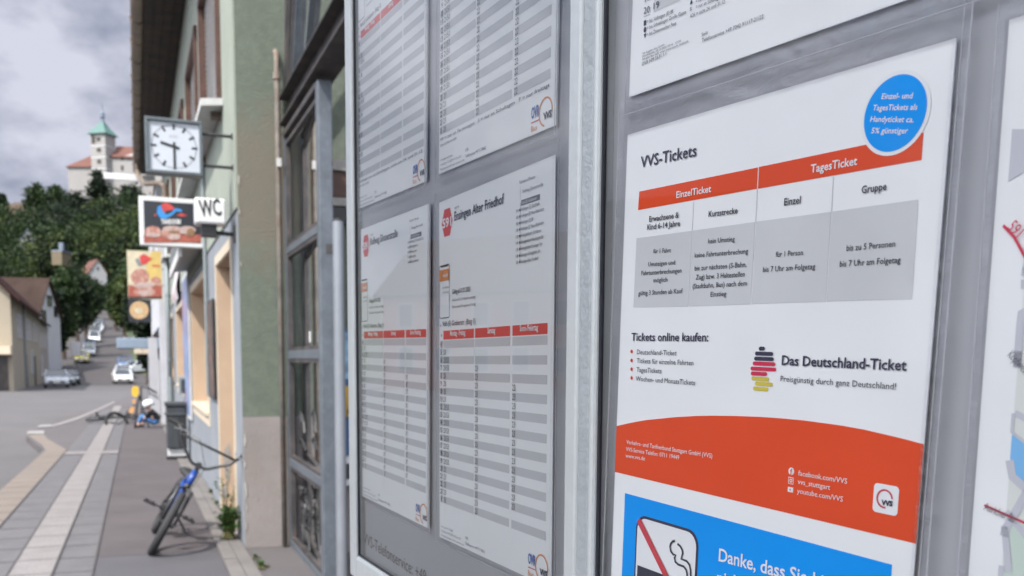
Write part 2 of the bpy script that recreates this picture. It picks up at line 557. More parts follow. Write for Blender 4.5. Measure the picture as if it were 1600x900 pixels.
# ------------------------------------------------------------------ station building
M['bluewall'] = mat('grey_blue_render', (0.199, 0.216, 0.242), .85, .10, 3, .35, 120, stain=(.27, .28, .30), stain_amt=.5, stain_scale=1.3)
M['greenwall'] = mat('pale_green_render', (0.255, 0.281, 0.242), .85, .08, 3, .3, 120, stain=(.36, .38, .32), stain_amt=.4, stain_scale=.9)
M['plinth'] = mat('pinkish_plinth', (0.238, 0.213, 0.205), .88, .12, 3, .4, 90, stain=(.22, .185, .165), stain_amt=.7, stain_scale=1.6)
M['tanwall'] = mat('apricot_render', (0.459, 0.328, 0.230), .85, .06, 4, .25, 110, stain=(.50, .37, .28), stain_amt=.35, stain_scale=2.2)
M['cream'] = mat('cream_paint', (0.492, 0.418, 0.328), .8, .06, 4, .15, 90)
M['whitepaint'] = mat('white_paint', (0.607, 0.607, 0.623), .55, .06, 8)
M['offwhite'] = mat('dirty_white_paint', (0.508, 0.508, 0.517), .7, .15, 5, stain=(.40, .37, .34), stain_amt=.6, stain_scale=4)
M['brownwood'] = mat('brown_wood', (.075, .036, .026), .6, .25, 12)
M['soffit'] = mat('dark_wood_soffit', (.026, .020, .018), .9, .5, 5, .3, 30, stain=(.075, .04, .025), stain_amt=.6, stain_scale=3)
M['gutter'] = mat('weathered_gutter', (.17, .13, .10), .6, .3, 3, stain=(.07, .06, .05), stain_amt=.7, stain_scale=4)
M['rooftile'] = mat('brown_roof_tile', (.16, .085, .06), .85, .3, 3, .6, 14)
M['darkglass'] = mat('dark_window_glass', (.03, .035, .04), .08, 0, spec=.7)
M['greypipe'] = mat('grey_pipe', (0.205, 0.230, 0.238), .5, .12, 4, metal=.3)
M['rust'] = mat('rusty_pipe', (.185, .165, .145), .8, .35, 7, .3, 60, stain=(.15, .08, .05), stain_amt=.8, stain_scale=5)
M['blackmetal'] = mat('black_metal', (.018, .018, .02), .45, .2, 8)
M['plaster'] = mat('bare_plaster', (.36, .34, .32), .9, .15, 12, .5, 60)
M['bareplaster2'] = mat('grey_mortar', (.30, .27, .25), .95, .2, 14, .6, 60)

# rough green gable render with a brown damp patch below the roof truss
def gable_mat():
    m = mat('rough_green_render', (.122, .142, .114), .9, .16, 14, .55, 110)
    t = m.node_tree; b = t.nodes['Principled BSDF']
    src = b.inputs['Base Color'].links[0].from_socket
    co = t.nodes.new('ShaderNodeTexCoord')
    mp = t.nodes.new('ShaderNodeMapping'); mp.vector_type = 'POINT'
    c = S(0, -.17, 2.66)
    mp.inputs['Scale'].default_value = (1 / .42, 1 / .42, 1 / .62)
    mp.inputs['Location'].default_value = (-c.x / .42, -c.y / .42, -c.z / .62)
    t.links.new(co.outputs['Object'], mp.inputs['Vector'])
    ln = t.nodes.new('ShaderNodeVectorMath'); ln.operation = 'LENGTH'
    t.links.new(mp.outputs[0], ln.inputs[0])
    nz = t.nodes.new('ShaderNodeTexNoise'); nz.inputs['Scale'].default_value = 7; nz.inputs['Detail'].default_value = 6
    t.links.new(co.outputs['Object'], nz.inputs['Vector'])
    ad = t.nodes.new('ShaderNodeMath'); ad.operation = 'MULTIPLY_ADD'; ad.inputs[1].default_value = 1.3; 
    t.links.new(nz.outputs['Fac'], ad.inputs[0]); t.links.new(ln.outputs['Value'], ad.inputs[2])
    rp = t.nodes.new('ShaderNodeMapRange')
    rp.inputs['From Min'].default_value = 1.75; rp.inputs['From Max'].default_value = 1.15
    rp.inputs['To Max'].default_value = .85
    t.links.new(ad.outputs[0], rp.inputs['Value'])
    mx = t.nodes.new('ShaderNodeMix'); mx.data_type = 'RGBA'
    mx.inputs['B'].default_value = (.165, .145, .115, 1)
    t.links.new(src, mx.inputs['A']); t.links.new(rp.outputs[0], mx.inputs['Factor'])
    t.links.new(mx.outputs['Result'], b.inputs['Base Color'])
    return m
M['gable'] = gable_mat()

def fb(mb, s0, s1, o0, o1, z0, z1, mi=0):
    return mb.obox(S(s0, o0, z0), EF * (s1 - s0), NF * (o1 - o0), ZZ * (z1 - z0), mi)

bld = thing('station_building', 'long two storey station building with grey blue street front and green gable', 'building', (KP.x, KP.y, 0))
END = 17.0
OPEN = [(.57, 2.0, -.25, 2.27), (3.3, 6.25, .80, 2.30), (8.3, 11.3, .92, 2.28), (13.0, 15.0, .92, 2.28)]
lw = MB()
prev = 0.003
for s0, s1, z0, z1 in OPEN:
    fb(lw, prev, s0, -.35, 0, -.5, 2.50)
    fb(lw, s0, s1, -.35, 0, z1, 2.50)
    if z0 > 0: fb(lw, s0, s1, -.35, 0, -.5, z0)
    prev = s1
fb(lw, prev, END, -.35, 0, -.5, 2.50)
lw.build('street_wall', M['bluewall'], bld)
uw = MB()
UWIN = [(.92, 2.95), (3.62, 5.5), (6.6, 7.7), (9.6, 10.7), (12.6, 13.7)]
prev = 0.003
for s0, s1 in UWIN:
    fb(uw, prev, s0, -.35, .012, 2.503, 6.05)
    fb(uw, s0, s1, -.35, .012, 2.503, 3.52)
    fb(uw, s0, s1, -.35, .012, 4.95, 6.05)
    prev = s1
fb(uw, prev, END, -.35, .012, 2.503, 6.05)
uw.build('upper_wall', M['greenwall'], bld)
# openings of the ground floor: painted surround, splayed lining and a dark door or window behind
for k, (s0, s1, z0, z1) in enumerate(OPEN):
    zb = max(z0, -.02)
    sur = MB()
    B = .085
    fb(sur, s1 - .001, s1 + B, .001, .010, zb - (.12 if z0 > 0 else 0), z1 + B)
    fb(sur, s0 - B, s0 + .001, .001, .010, zb - (.12 if z0 > 0 else 0), z1 + B)
    fb(sur, s0 + .001, s1 - .001, .001, .010, z1 - .001, z1 + B)
    if z0 > 0: fb(sur, s0 + .001, s1 - .001, .001, .010, z0 - .12, z0 + .001)
    so2 = sur.build('window_surround' if z0 > 0 else 'door_surround', M['cream'], bld)
    ln = MB()
    fb(ln, s1 - .012, s1 - .002, -.30, -.001, zb, z1 - .002)
    fb(ln, s0 + .002, s0 + .012, -.30, -.001, zb, z1 - .002)
    fb(ln, s0 + .012, s1 - .012, -.30, -.001, z1 - .012, z1 - .002)
    ln.build('lining', M['tanwall'], so2)
    if z0 > 0:
        sb = MB(); fb(sb, s0 + .012, s1 - .012, -.30, .04, z0 + .002, z0 + .032)
        sb.build('sill', M['cream'], so2)
    fr = MB()
    for a, b_ in ((s0 + .013, s0 + .08), (s1 - .08, s1 - .013), ((s0 + s1) / 2 - .03, (s0 + s1) / 2 + .03)):
        fb(fr, a, b_, -.31, -.25, zb + .034, z1 - .013)
    fb(fr, s0 + .081, s1 - .081, -.31, -.25, z1 - .08, z1 - .0135)
    f_ = fr.build('window_frame' if z0 > 0 else 'door_frame', M['offwhite'], bld)
    gp = MB(); fb(gp, s0 + .02, s1 - .02, -.295, -.285, zb + .03, z1 - .02)
    gp.build('pane', M['darkglass'], f_)
# crumbled plaster at the foot of the first doorway
random.seed(11)
def chip(mb, fn, u0, v0, ru, rv, n=11, th=.004, base=.0):
    pts = []
    for k in range(n):
        a = 2 * pi * k / n; q = random.uniform(.55, 1.1)
        pts.append(fn(u0 + ru * q * cos(a), v0 + rv * q * sin(a), base))
    nn = fn(u0, v0, base + th) - fn(u0, v0, base)
    mb.prism(pts, nn)
ch = MB()
LF = lambda u, v, b: S(2.0 - .0125 - b, -u, v)          # on the far lining of the doorway
chip(ch, LF, .055, .42, .045, .20); ch.build('crumbled_plaster', M['bareplaster2'], bld)
ch = MB(); chip(ch, LF, .03, .15, .03, .09); ch.build('crumbled_plaster', M['bareplaster2'], bld)
c2 = MB()
GF = lambda u, v, b: S(-b, -u, v)                          # on the gable face, u to the right
for u, v, ru, rv in ((.015, .82, .009, .07), (.010, .62, .006, .03), (.012, .43, .010, .07), (.016, .30, .007, .03), (.010, .16, .007, .04), (.010, 2.48, .007, .03), (.012, 2.7, .008, .05), (.014, 2.1, .005, .02)):
    c2 = MB(); chip(c2, GF, u, v, ru, rv, base=.0135 if v < .95 else .001); c2.build('plaster_chip', M['plaster'], bld)

# upper windows: brown frame, white louvred shutter leaf and a white sill
for s0, s1 in UWIN:
    fr = MB()
    fb(fr, s0, s0 + .07, -.10, .05, 3.52, 4.95); fb(fr, s1 - .07, s1, -.10, .05, 3.52, 4.95)
    fb(fr, s0 + .07, s1 - .07, -.10, .05, 4.88, 4.95)
    f_ = fr.build('upper_window_frame', M['brownwood'], bld)
    sh = MB()
    for z in [3.56 + .047 * k for k in range(28)]:
        sh.obox(S(s0 + .075, -.06, z), EF * (s1 - s0 - .15), NF * .05 + ZZ * .02, ZZ * .012 + NF * -.01)
    sh.build('shutter', M['offwhite'], f_)
    gp = MB(); fb(gp, s0 + .07, s1 - .07, -.12, -.11, 3.52, 4.88); gp.build('pane', M['darkglass'], f_)
    sl_ = MB(); sl_.obox(S(s0 - .10, .014, 3.43), EF * (s1 - s0 + .2), NF * .17 - ZZ * .02, ZZ * .055)
    sl_.build('sill', M['offwhite'], f_)
    for a_ in (s0 + .1, s1 - .15):
        br = MB(); br.obox(S(a_, .014, 3.36), EF * .04, NF * .08, ZZ * .058); br.build('sill_bracket', M['gutter'], f_)

# gable: plinth, rough green wall up to the roof
gp = MB()
pts = [S(0, -.002, .98), S(0, -.002, 6.0), S(0, -5, 9.4), S(0, -10, 6.0), S(0, -10, .98)]
gp.prism(pts, EF * .34)
gp.build('gable_wall', M['gable'], bld)
pl = MB(); fb(pl, -.012, .33, -10, -.004, -.5, .977); pl.build('plinth', M['plinth'], bld)
gl = MB()
fb(gl, -.06, -.002, -6, -.52, 2.82, 2.90); fb(gl, -.06, -.002, -6, -.52, 2.56, 2.62)
gl.build('ledge', M['plaster'], bld)
gl = MB(); fb(gl, -.04, -.002, -6, -.52, 2.63, 2.81); gl.build('lintel', M['brownwood'], bld)
gl = MB(); fb(gl, -.05, -.002, -6, -.55, 2.44, 2.55); gl.build('lintel', M['blackmetal'], bld)
# roof with wide eaves
rf = MB()
e0, e1 = -1.06, END + .25
A = S(e0, .54, 5.98); R_ = S(e0, -5, 9.62); B_ = S(e0, -10.8, 5.98)
for a, b_ in ((A, R_), (R_, B_)):
    rf.prism([a, b_, b_ + ZZ * .16, a + ZZ * .16], EF * (e1 - e0))
ro = rf.build('roof', M['rooftile'], bld)
sf = MB()
fb(sf, e0, e1, .014, .49, 5.86, 5.94)
random.seed(3)
o = .03
while o < .46:
    fb(sf, e0 + .01, e1 - .01, o, o + .012, 5.850, 5.8595); o += random.uniform(.10, .14)
sf.build('soffit', M['soffit'], ro)
vb = MB(); fb(vb, e0, -.004, -6, -.03, 6.02, 6.08); vb.build('verge_board', M['soffit'], ro)
gt = MB()
n = 10; prof = [(.085 * cos(pi + pi * i / n), .085 * sin(pi + pi * i / n)) for i in range(n + 1)]
for i in range(n):
    (a, b_), (c, d) = prof[i], prof[i + 1]
    for q, s_ in ((.0, 1), (.006, -1)):
        P = [S(e0, .57 + a * (1 - q * 10), 5.93 + b_ * (1 - q * 10)), S(e0, .57 + c * (1 - q * 10), 5.93 + d * (1 - q * 10)), S(e1, .57 + c * (1 - q * 10), 5.93 + d * (1 - q * 10)), S(e1, .57 + a * (1 - q * 10), 5.93 + b_ * (1 - q * 10))]
        gt.quad(*(P if s_ > 0 else P[::-1]))
for i in range(20):
    s_ = e0 + .4 + i * .9
    if s_ < e1: gt.tube([S(s_, .57 + .092 * cos(pi + pi * j / 8), 5.93 + .092 * sin(pi + pi * j / 8)) for j in range(9)], .011, 6)
gt.build('gutter', M['gutter'], bld)

# downpipe from the gutter, along the wall to a boot near the ground
dpz = [S(15.9, .57, 5.84), S(15.9, .57, 5.66), S(15.6, .53, 5.46), S(14.8, .42, 5.2), S(13.4, .16, 5.0), S(12.9, .09, 4.85), S(12.9, .09, 4.6)]
d = MB(); d.tube(dpz, .05, 10)
dpo = tag(d.build('gutter_bend', M['gutter'], loc=S(12.9, .09, 4.6)), 'brown bent gutter outlet pipe under the far end of the eaves', 'gutter pipe')
d = MB(); d.tube([Sg(12.9, .09, 0), S(12.9, .09, 4.62)], .047, 12)
dpp = thing('downpipe', 'grey downpipe with a thick boot on the grey blue wall', 'downpipe', Sg(12.9, .09))
d.build('pipe', M['greypipe'], dpp, smooth=True)
d = MB(); d.tube([Sg(12.9, .09, .0), S(12.9, .09, 1.05)], .066, 12); d.build('boot', M['greypipe'], dpp)
for z in (1.4, 2.7, 3.9):
    d = MB(); d.tube([S(12.9, .012, z), S(12.9, .05, z)], .012, 6); d.lathe([(.056, -.02), (.056, .02)], Matrix.Translation(S(12.9, .09, z)), 12)
    d.build('bracket', M['greypipe'], dpp)
# thin cable duct beside the doorway
d = MB(); d.tube([S(2.08 + .9, .03, 1.02), S(2.98, .03, 2.55), S(2.98, .03, 5.8)], .022, 8)
tag(d.build('cable_duct', M['greypipe'], loc=S(2.98, .03, 1.02)), 'thin grey cable duct running up the wall beside the dark poster', 'duct')

# posters on the piers of the wall
M['posterdark'] = mat('dark_poster', (.06, .05, .05), .5, .9, 14, stain=(.35, .16, .10), stain_amt=.9, stain_scale=9)
M['posterblue'] = mat('blue_poster', (.16, .22, .36), .5, .6, 2.2, stain=(.40, .10, .10), stain_amt=.9, stain_scale=2.0)
M['posterred'] = mat('white_red_poster', (.55, .52, .55), .5, .2, 4, stain=(.40, .03, .05), stain_amt=.95, stain_scale=3)
p = thing('poster_board', 'narrow dark photo poster on the pier between doorway and first window', 'poster', S(2.5, .01, 1.0))
b = MB(); fb(b, 2.18, 2.92, .012, .030, 1.02, 1.98); b.build('board', M['blackmetal'], p)
b = MB(); fb(b, 2.20, 2.90, .0305, .034, 1.04, 1.96); b.build('print', M['posterdark'], p)
p = thing('poster_board', 'tall blue and red poster on the pier between the two windows', 'poster', S(7.3, .01, .55))
b = MB(); fb(b, 6.5, 8.1, .012, .035, .55, 2.62); b.build('board', M['offwhite'], p)
b = MB(); fb(b, 6.55, 8.05, .0355, .040, .60, 2.57); b.build('print', M['posterblue'], p)
p = thing('banner', 'white red and blue fabric banner hanging above the far window', 'banner', S(9.5, .02, 2.45))
b = MB()
for i in range(12):
    z0, z1 = 2.40 + i * .09, 2.49 + i * .09
    w0, w1 = .03 * sin(i * .8), .03 * sin(i * .8 + .8)
    b.obox(S(9.0, .05 + w0, z0), EF * 1.9, NF * .006, ZZ * .09 + NF * (w1 - w0))
b.build('cloth', M['posterred'], p)
b = MB(); b.tube([S(8.9, .06, 3.50), S(11.0, .06, 3.50)], .018, 8); b.build('rail', M['greypipe'], p)
b = MB(); b.tube([S(9.0, .012, 3.50), S(9.0, .06, 3.50)], .012, 6); b.build('bracket', M['greypipe'], p); b = MB(); b.tube([S(10.9, .012, 3.50), S(10.9, .06, 3.50)], .012, 6); b.build('bracket', M['greypipe'], p)
# roller shutter box above the first window
p = thing('awning_box', 'grey folded awning box above the first window', 'awning', S(5, .1, 2.45))
b = MB(); b.obox(S(3.5, .014, 2.62), EF * 3.0, NF * .22 - ZZ * .03, ZZ * .17 + NF * .03); b.build('case', M['greypipe'], p)
b = MB(); b.obox(S(3.5, .23, 2.50), EF * 3.0, NF * .03, ZZ * .11); b.build('valance', M['offwhite'], p)

# ------------------------------------------------------------------ glazed porch at the gable
M['steel'] = mat('galvanised_steel', (.105, .12, .14), .5, .18, 9, .08, 80, metal=.3, stain=(.20, .22, .25), stain_amt=.35, stain_scale=22)
M['darksteel'] = mat('dark_weathered_steel', (.055, .05, .052), .6, .4, 6, .1, 60, metal=.3, stain=(.13, .10, .085), stain_amt=.6, stain_scale=6)
M['lightsteel'] = mat('bright_steel_tube', (.22, .235, .26), .4, .08, 5, metal=.4)
M['paneglass'] = glass_mat('porch_glass', (.30, .36, .38), 1.5, .0, .46, .04)
PO = -.325
def sp(x, y, o=PO): return fac(x, y, o)
sA = -.03
sB = sp(497, 500)[0]
porch = thing('glazed_porch', 'steel framed glazed porch with dark roof beams against the green gable', 'porch', Sg(-.6, PO))
PW = .085
def zof(x, y): return sp(x, y)[1]
p1 = MB(); fb(p1, sB - PW, sB, PO - PW, PO, -.1, 3.06); po = p1.build('post', M['steel'], porch, bevel=.006)
p1 = MB(); fb(p1, sA - .05, sA, PO - .05, PO, -.1, 3.06); p1.build('post', M['steel'], porch, bevel=.004)
for z, h in ((2.20, .05), (1.44, .06), (.64, .06), (.0, .09)):
    rl = MB(); fb(rl, sB + .001, sA - .051, PO - .045, PO - .003, z - h / 2, z + h / 2); rl.build('rail', M['steel'], porch, bevel=.004)
zs = [.045, .61, .67, 1.41, 1.47, 2.175, 2.225, 2.98]
for i in range(4):
    pn = MB(); pn.obox(S(sB + .002, PO - .030, zs[2 * i]), EF * (sA - sB - .054) - NF * .062, NF * .006, ZZ * (zs[2 * i + 1] - zs[2 * i]))
    pn.build('pane', M['paneglass'], porch)
    st = MB()
    fb(st, sA - .085, sA - .0515, PO - .04, PO - .008, zs[2 * i], zs[2 * i + 1]); fb(st, sB + .001, sB + .03, PO - .04, PO - .008, zs[2 * i], zs[2 * i + 1])
    fb(st, sB + .031, sA - .086, PO - .04, PO - .008, zs[2 * i + 1] - .025, zs[2 * i + 1]); fb(st, sB + .031, sA - .086, PO - .04, PO - .008, zs[2 * i], zs[2 * i] + .025)
    st.build('pane_frame', M['darksteel'], porch)
# scrawled graffiti on the two lower panes
random.seed(8); gr = MB()
def scrawl(s0, z0, pts, r=.010):
    gr.tube([S(s0 + a, PO - .0205, z0 + b_) for a, b_ in pts], r, 5)
scrawl(-.62, .90, [(-.05, 0), (-.02, .07), (.05, .12), (.13, .14), (.18, .12), (.10, .10), (.04, .06)])
scrawl(-.62, .78, [(-.10, 0), (0, .05), (.12, .07), (.16, .04)])
gr.build('graffiti', M['blackmetal'], porch); gr = MB()
scrawl(-.70, .10, [(-.1, 0), (-.06, .12), (.0, .03), (.05, .16), (.10, .02), (.16, .14), (.2, .05)])
for k in range(26):
    a, b_ = random.uniform(-.75, -.45), random.uniform(.24, .50)
    scrawl(a, b_, [(random.uniform(-.09, .09), random.uniform(-.05, .05)) for _ in range(4)], random.uniform(.006, .014))
gr.build('graffiti', M['blackmetal'], porch)
# stickers on a pane
st = MB(); fb(st, -.95, -.90, PO - .0215, PO - .0205, 1.52, 1.59); st.build('sticker', M['whitepaint'], porch)
# roof beams running towards the street stop
def beam(z0, z1, o0, o1, s0, s1, m, nm='roof_beam'):
    q = MB(); fb(q, s0, s1, o0, o1, z0, z1); return q.build(nm, m, porch, bevel=.004)
beam(3.10, 3.115, PO - .13, PO + .03, -3.6, sA, M['darksteel'], 'beam_flange')
beam(3.116, 3.285, PO - .06, PO - .04, -3.6, sA, M['darksteel'])
beam(3.286, 3.30, PO - .13, PO + .03, -3.6, sA, M['darksteel'], 'beam_flange')
beam(3.02, 3.06, PO - .05, PO + .005, sB, sA - .05, M['darksteel'], 'head_rail')
# upper lights with slanting bars above the beam
q = MB()
q.bar(S(-.05, PO - .04, 3.30), S(-.30, PO - .04, 4.6), .06, .05, NF); q.bar(S(-.16, PO - .04, 3.30), S(-.52, PO - .04, 4.6), .05, .05, NF)
q.bar(S(-.28, PO - .04, 3.30), S(-.80, PO - .04, 4.6), .05, .05, NF)
q.build('slanting_bar', M['darksteel'], porch)
q = MB(); q.bar(S(-.42, PO - .04, 3.31), S(-1.0, PO - .04, 4.6), .03, .06, NF); q.bar(S(-.9, PO - .04, 3.31), S(-1.9, PO - .04, 4.6), .03, .06, NF); q.build('slanting_bar', M['steel'], porch)
q = MB(); q.quad(S(-.46, PO - .045, 3.31), S(-2.9, PO - .045, 3.31), S(-2.9, PO - .045, 4.55), S(-1.02, PO - .045, 4.55)); q.build('upper_light', M['paneglass'], porch)
# round tube behind the corner post
tb = MB()
bx = at(530, 500, 5.35); tb.tube([Vector((bx.x, bx.y, zt(bx.y))), Vector((bx.x, bx.y, at(530, 346, 5.35).z))], .032, 14)
tb.build('tube_post', M['lightsteel'], porch, smooth=False)
tb = MB(); tz = at(530, 346, 5.35).z
tb.lathe([(.033, 0), (.033, .008), (.03, .012)], Matrix.Translation(Vector((bx.x, bx.y, tz))), 14); tb.build('tube_cap', M['blackmetal'], porch)
cl = at(515, 388, 5.35)
tb = MB(); tb.obox(cl + Vector((-.02, .0, -.03)), (.06, 0, 0), (0, .03, 0), (0, 0, .055)); tb.build('clamp', M['blackmetal'], porch)
# rusty pipe standing against the gable
q = MB(); g1, g2 = S(-.07, -.275, 0), S(-.07, -.275, 0)
q.tube([S(-.07, -.285, -.1), S(-.07, -.285, 3.52), S(-.06, -.285, 3.60), S(-.0, -.285, 3.64)], .02, 10)
ru = thing('rusty_pipe', 'rusty pipe with a short bend at its top on the green gable', 'pipe', Sg(-.07, -.285))
q.build('pipe', M['rust'], ru, smooth=True)
q = MB(); q.lathe([(.028, 0), (.028, .05)], Matrix.Translation(S(-.07, -.285, 3.42)), 10); q.build('collar', M['rust'], ru)
q = MB(); q.obox(S(-.11, -.30, 2.80), EF * .02, NF * .03, ZZ * .06); q.build('tag_plate', M['offwhite'], ru)
# machine with a bright front standing behind the porch post
vm = thing('ticket_machine', 'blue and yellow fronted ticket machine standing inside the porch', 'machine', Sg(-.45, -.9))
M['blue'] = mat('blue_enamel', (.03, .09, .22), .35, .15, 6)
M['yellow'] = mat('yellow_enamel', (.52, .32, .02), .4, .1, 6)
M['bluelight'] = mat('pale_blue_enamel', (.25, .42, .55), .4, .5, 9, stain=(.02, .06, .15), stain_amt=.9, stain_scale=14)
q = MB(); fb(q, -.50, -.16, -1.35, -.62, .72, 1.62); q.build('cabinet', M['blue'], vm, bevel=.01)
q = MB(); fb(q, -.506, -.501, -1.30, -.63, 1.27, 1.60); q.build('display_panel', M['bluelight'], vm)
q = MB(); fb(q, -.507, -.501, -1.30, -.63, 1.00, 1.22); q.build('front_panel', M['yellow'], vm)
q = MB(); fb(q, -.52, -.16, -1.35, -.62, .66, .715); fb(q, -.52, -.16, -1.35, -.62, .50, .54); q.build('trim', M['whitepaint'], vm)
q = MB(); fb(q, -.49, -.16, -1.33, -.64, .541, .659); q.build('band', M['blackmetal'], vm)
q = MB(); fb(q, -.46, -.20, -1.30, -.68, -.05, .499); q.build('base', M['plinth'], vm)
q = MB(); q.tube([S(-.53, -.68, 1.03), S(-.54, -.73, 1.10), S(-.53, -.78, 1.14)], .012, 6); q.build('handle', M['blackmetal'], vm)

# ------------------------------------------------------------------ next building along the street
nb = thing('neighbour_building', 'pale grey building beyond the station with a dark shopfront', 'building', Sg(22, -.2))
M['palewall'] = mat('pale_grey_render', (0.426, 0.426, 0.459), .85, .08, 3, .2, 60, stain=(.4, .4, .42), stain_amt=.4, stain_scale=.6)
M['shopdark'] = mat('dark_shopfront', (.035, .03, .03), .3, .4, 2, stain=(.10, .07, .05), stain_amt=.8, stain_scale=1.5)
q = MB(); fb(q, END + .02, END + 1.0, -6, .16, -.6, 5.6); fb(q, END + 1.0, 30, -6, .16, 2.25, 5.6); fb(q, 28.8, 30, -6, .16, -.6, 2.25); q.build('wall', M['palewall'], nb)
q = MB(); fb(q, END + 1.0, 28.8, -.6, -.15, -.6, 2.245); q.build('shopfront', M['shopdark'], nb)
q = MB(); fb(q, END + .3, END + .42, .161, 1.30, 5.70, 5.84); q.build('eaves_gutter', M['whitepaint'], nb)
q = MB(); q.prism([S(END + .3, .2, 5.61), S(END + .3, -3, 7.4), S(END + .3, -6.2, 5.61)], EF * 12.7); q.build('roof', M['rooftile'], nb)
for a in (19.0, 21.5, 24.5, 27.2):
    f_ = MB(); fb(f_, a, a + 1.2, .161, .185, 3.2, 4.7); fo = f_.build('window_frame', M['whitepaint'], nb)
    f_ = MB(); fb(f_, a + .08, a + 1.12, .186, .19, 3.28, 4.62); f_.build('pane', M['darkglass'], fo)
for a, wd in ((20.2, .16), (23.5, .16)):
    f_ = MB(); fb(f_, a, a + wd, .17, .40, -.4, 2.0); f_.build('pillar', M['palewall'], nb)
# flat awning of the shop
aw = thing('shop_awning', 'flat grey blue awning over the shop entrance past the station', 'awning', S(21, .3, 1.9))
M['awning'] = mat('grey_blue_awning', (.20, .25, .32), .6, .1, 4)
a0, a1 = at(188, 529, 26.2), at(256, 529, 26.2)
q = MB(); dz = at(200, 530, 26.2).z - at(200, 546, 26.2).z
vv = NF * (a1 - a0).length
q.obox(Vector((a1.x, a1.y, a1.z - dz)), vv, EF * 2.4, ZZ * dz); q.build('canopy', M['awning'], aw, bevel=.02)
for f_ in (.12, .92):
    q = MB(); pz = Vector((a1.x, a1.y, 0)) + vv * f_ + EF * .2
    if f_ > .5: continue
    q.tube([Vector((pz.x, pz.y, zt(pz.y))), Vector((pz.x, pz.y, a1.z - dz))], .05, 8); q.build('post', M['palewall'], aw)
for f_ in (.28, .46):
    q = MB(); pz = Vector((a1.x, a1.y, a1.z - dz - .16)) + vv * f_
    q.obox(pz, NF * .22, EF * .22, ZZ * .15); q.build('lamp_box', M['cream'], aw, bevel=.02)
# black railing by the entrance
rl = thing('railing', 'low black metal railing beside the shop entrance', 'railing', Sg(20.4, .35))
q = MB()
for k in range(9):
    s_ = 20.2 + k * .28
    q.tube([Sg(s_, .62, 0), Sg(s_, .62, .82)], .018, 6)
q.build('bars', M['blackmetal'], rl)
q = MB(); q.tube([Sg(20.1, .22, .70), Sg(20.1, .45, .86), Sg(20.2, .62, .88), Sg(22.5, .62, .88)], .024, 8); q.tube([Sg(20.2, .62, .12), Sg(22.5, .62, .12)], .018, 6); q.build('handrail', M['blackmetal'], rl)
# ------------------------------------------------------------------ lettering helper (built-in font, turned into mesh)
_tc = {}
def text_geo(s, bold=0.0, res=2):
    k = (s, bold, res)
    if k in _tc: return _tc[k]
    c = bpy.data.curves.new('lettering', 'FONT')
    c.body = s; c.resolution_u = res; c.offset = bold
    o = bpy.data.objects.new('lettering', c)
    COL.objects.link(o)
    dg = bpy.context.evaluated_depsgraph_get(); dg.update()
    me = bpy.data.meshes.new_from_object(o.evaluated_get(dg))
    vs = [(v.co.x, v.co.y) for v in me.vertices]; fs = [tuple(p.vertices) for p in me.polygons]
    bpy.data.objects.remove(o); bpy.data.meshes.remove(me); bpy.data.curves.remove(c)
    x0 = min(v[0] for v in vs); x1 = max(v[0] for v in vs)
    _tc[k] = ([(a - x0, b) for a, b in vs], fs, x1 - x0)
    return _tc[k]
CAPH = 0.662

def put_text(mb, fn, s, a, b, h, bold=0.0, slant=0.0, res=2, upv=None, mi=0):
    """text whose baseline runs from a to b (2D points of a surface), capital height h; fn maps 2D to the surface"""
    vs, fs, wd = text_geo(s, bold, res)
    ax, ay = b[0] - a[0], b[1] - a[1]
    L = sqrt(ax * ax + ay * ay); dx, dy = ax / L, ay / L
    ux, uy = upv if upv else (-dy, dx)
    kx, ky = L / wd, h / CAPH
    P = []
    for x, y in vs:
        X, Yy = x * kx, y * ky
        X += slant * Yy
        P.append(fn(a[0] + dx * X + ux * Yy, a[1] + dy * X + uy * Yy))
    mb.add(P, fs, mi)

class Face:
    """an upright face square to the street front at s, built from picture points on its real plane"""
    def __init__(self, s): self.s = s; self.o0 = 0
    def px(self, x, y):
        d = ray(x, y); t = ((KP + EF * self.s - EYEP).dot(EF)) / d.dot(EF)
        P = EYEP + d * t
        return (-(P - KP).dot(NF), P.z)                  # u to the right (towards the wall), v up
    def fn(self, out=0.0):
        return lambda u, v: S(self.s - out, -u, v)
    def poly(self, mb, pts, out=0.0, mi=0, th=.0015):
        f = self.fn(out); mb.prism([f(*self.px(*p)) for p in pts], EF * th, mi)
    def rect(self, u0, u1, v0, v1, out, depth, mb, mi=0):
        mb.obox(S(self.s - out, -u0, v0), NF * -(u1 - u0), ZZ * (v1 - v0), EF * depth, mi)
    def disc(self, mb, c, ru, rv, out, n=24, th=.0015, mi=0):
        f = self.fn(out); mb.prism([f(c[0] + ru * cos(2 * pi * k / n), c[1] + rv * sin(2 * pi * k / n)) for k in range(n)], EF * th, mi)
    def stroke(self, mb, pts, w, out, mi=0):
        f = self.fn(out)
        for a, b in zip(pts, pts[1:]):
            d = Vector((b[0] - a[0], b[1] - a[1]))
            if d.length < 1e-6: continue
            d.normalize(); n_ = Vector((-d.y, d.x)) * w / 2; e = d * w * .3
            q = [(a[0] - e.x + n_.x, a[1] - e.y + n_.y), (a[0] - e.x - n_.x, a[1] - e.y - n_.y), (b[0] + e.x - n_.x, b[1] + e.y - n_.y), (b[0] + e.x + n_.x, b[1] + e.y + n_.y)]
            mb.prism([f(*p) for p in q], EF * .001, mi)

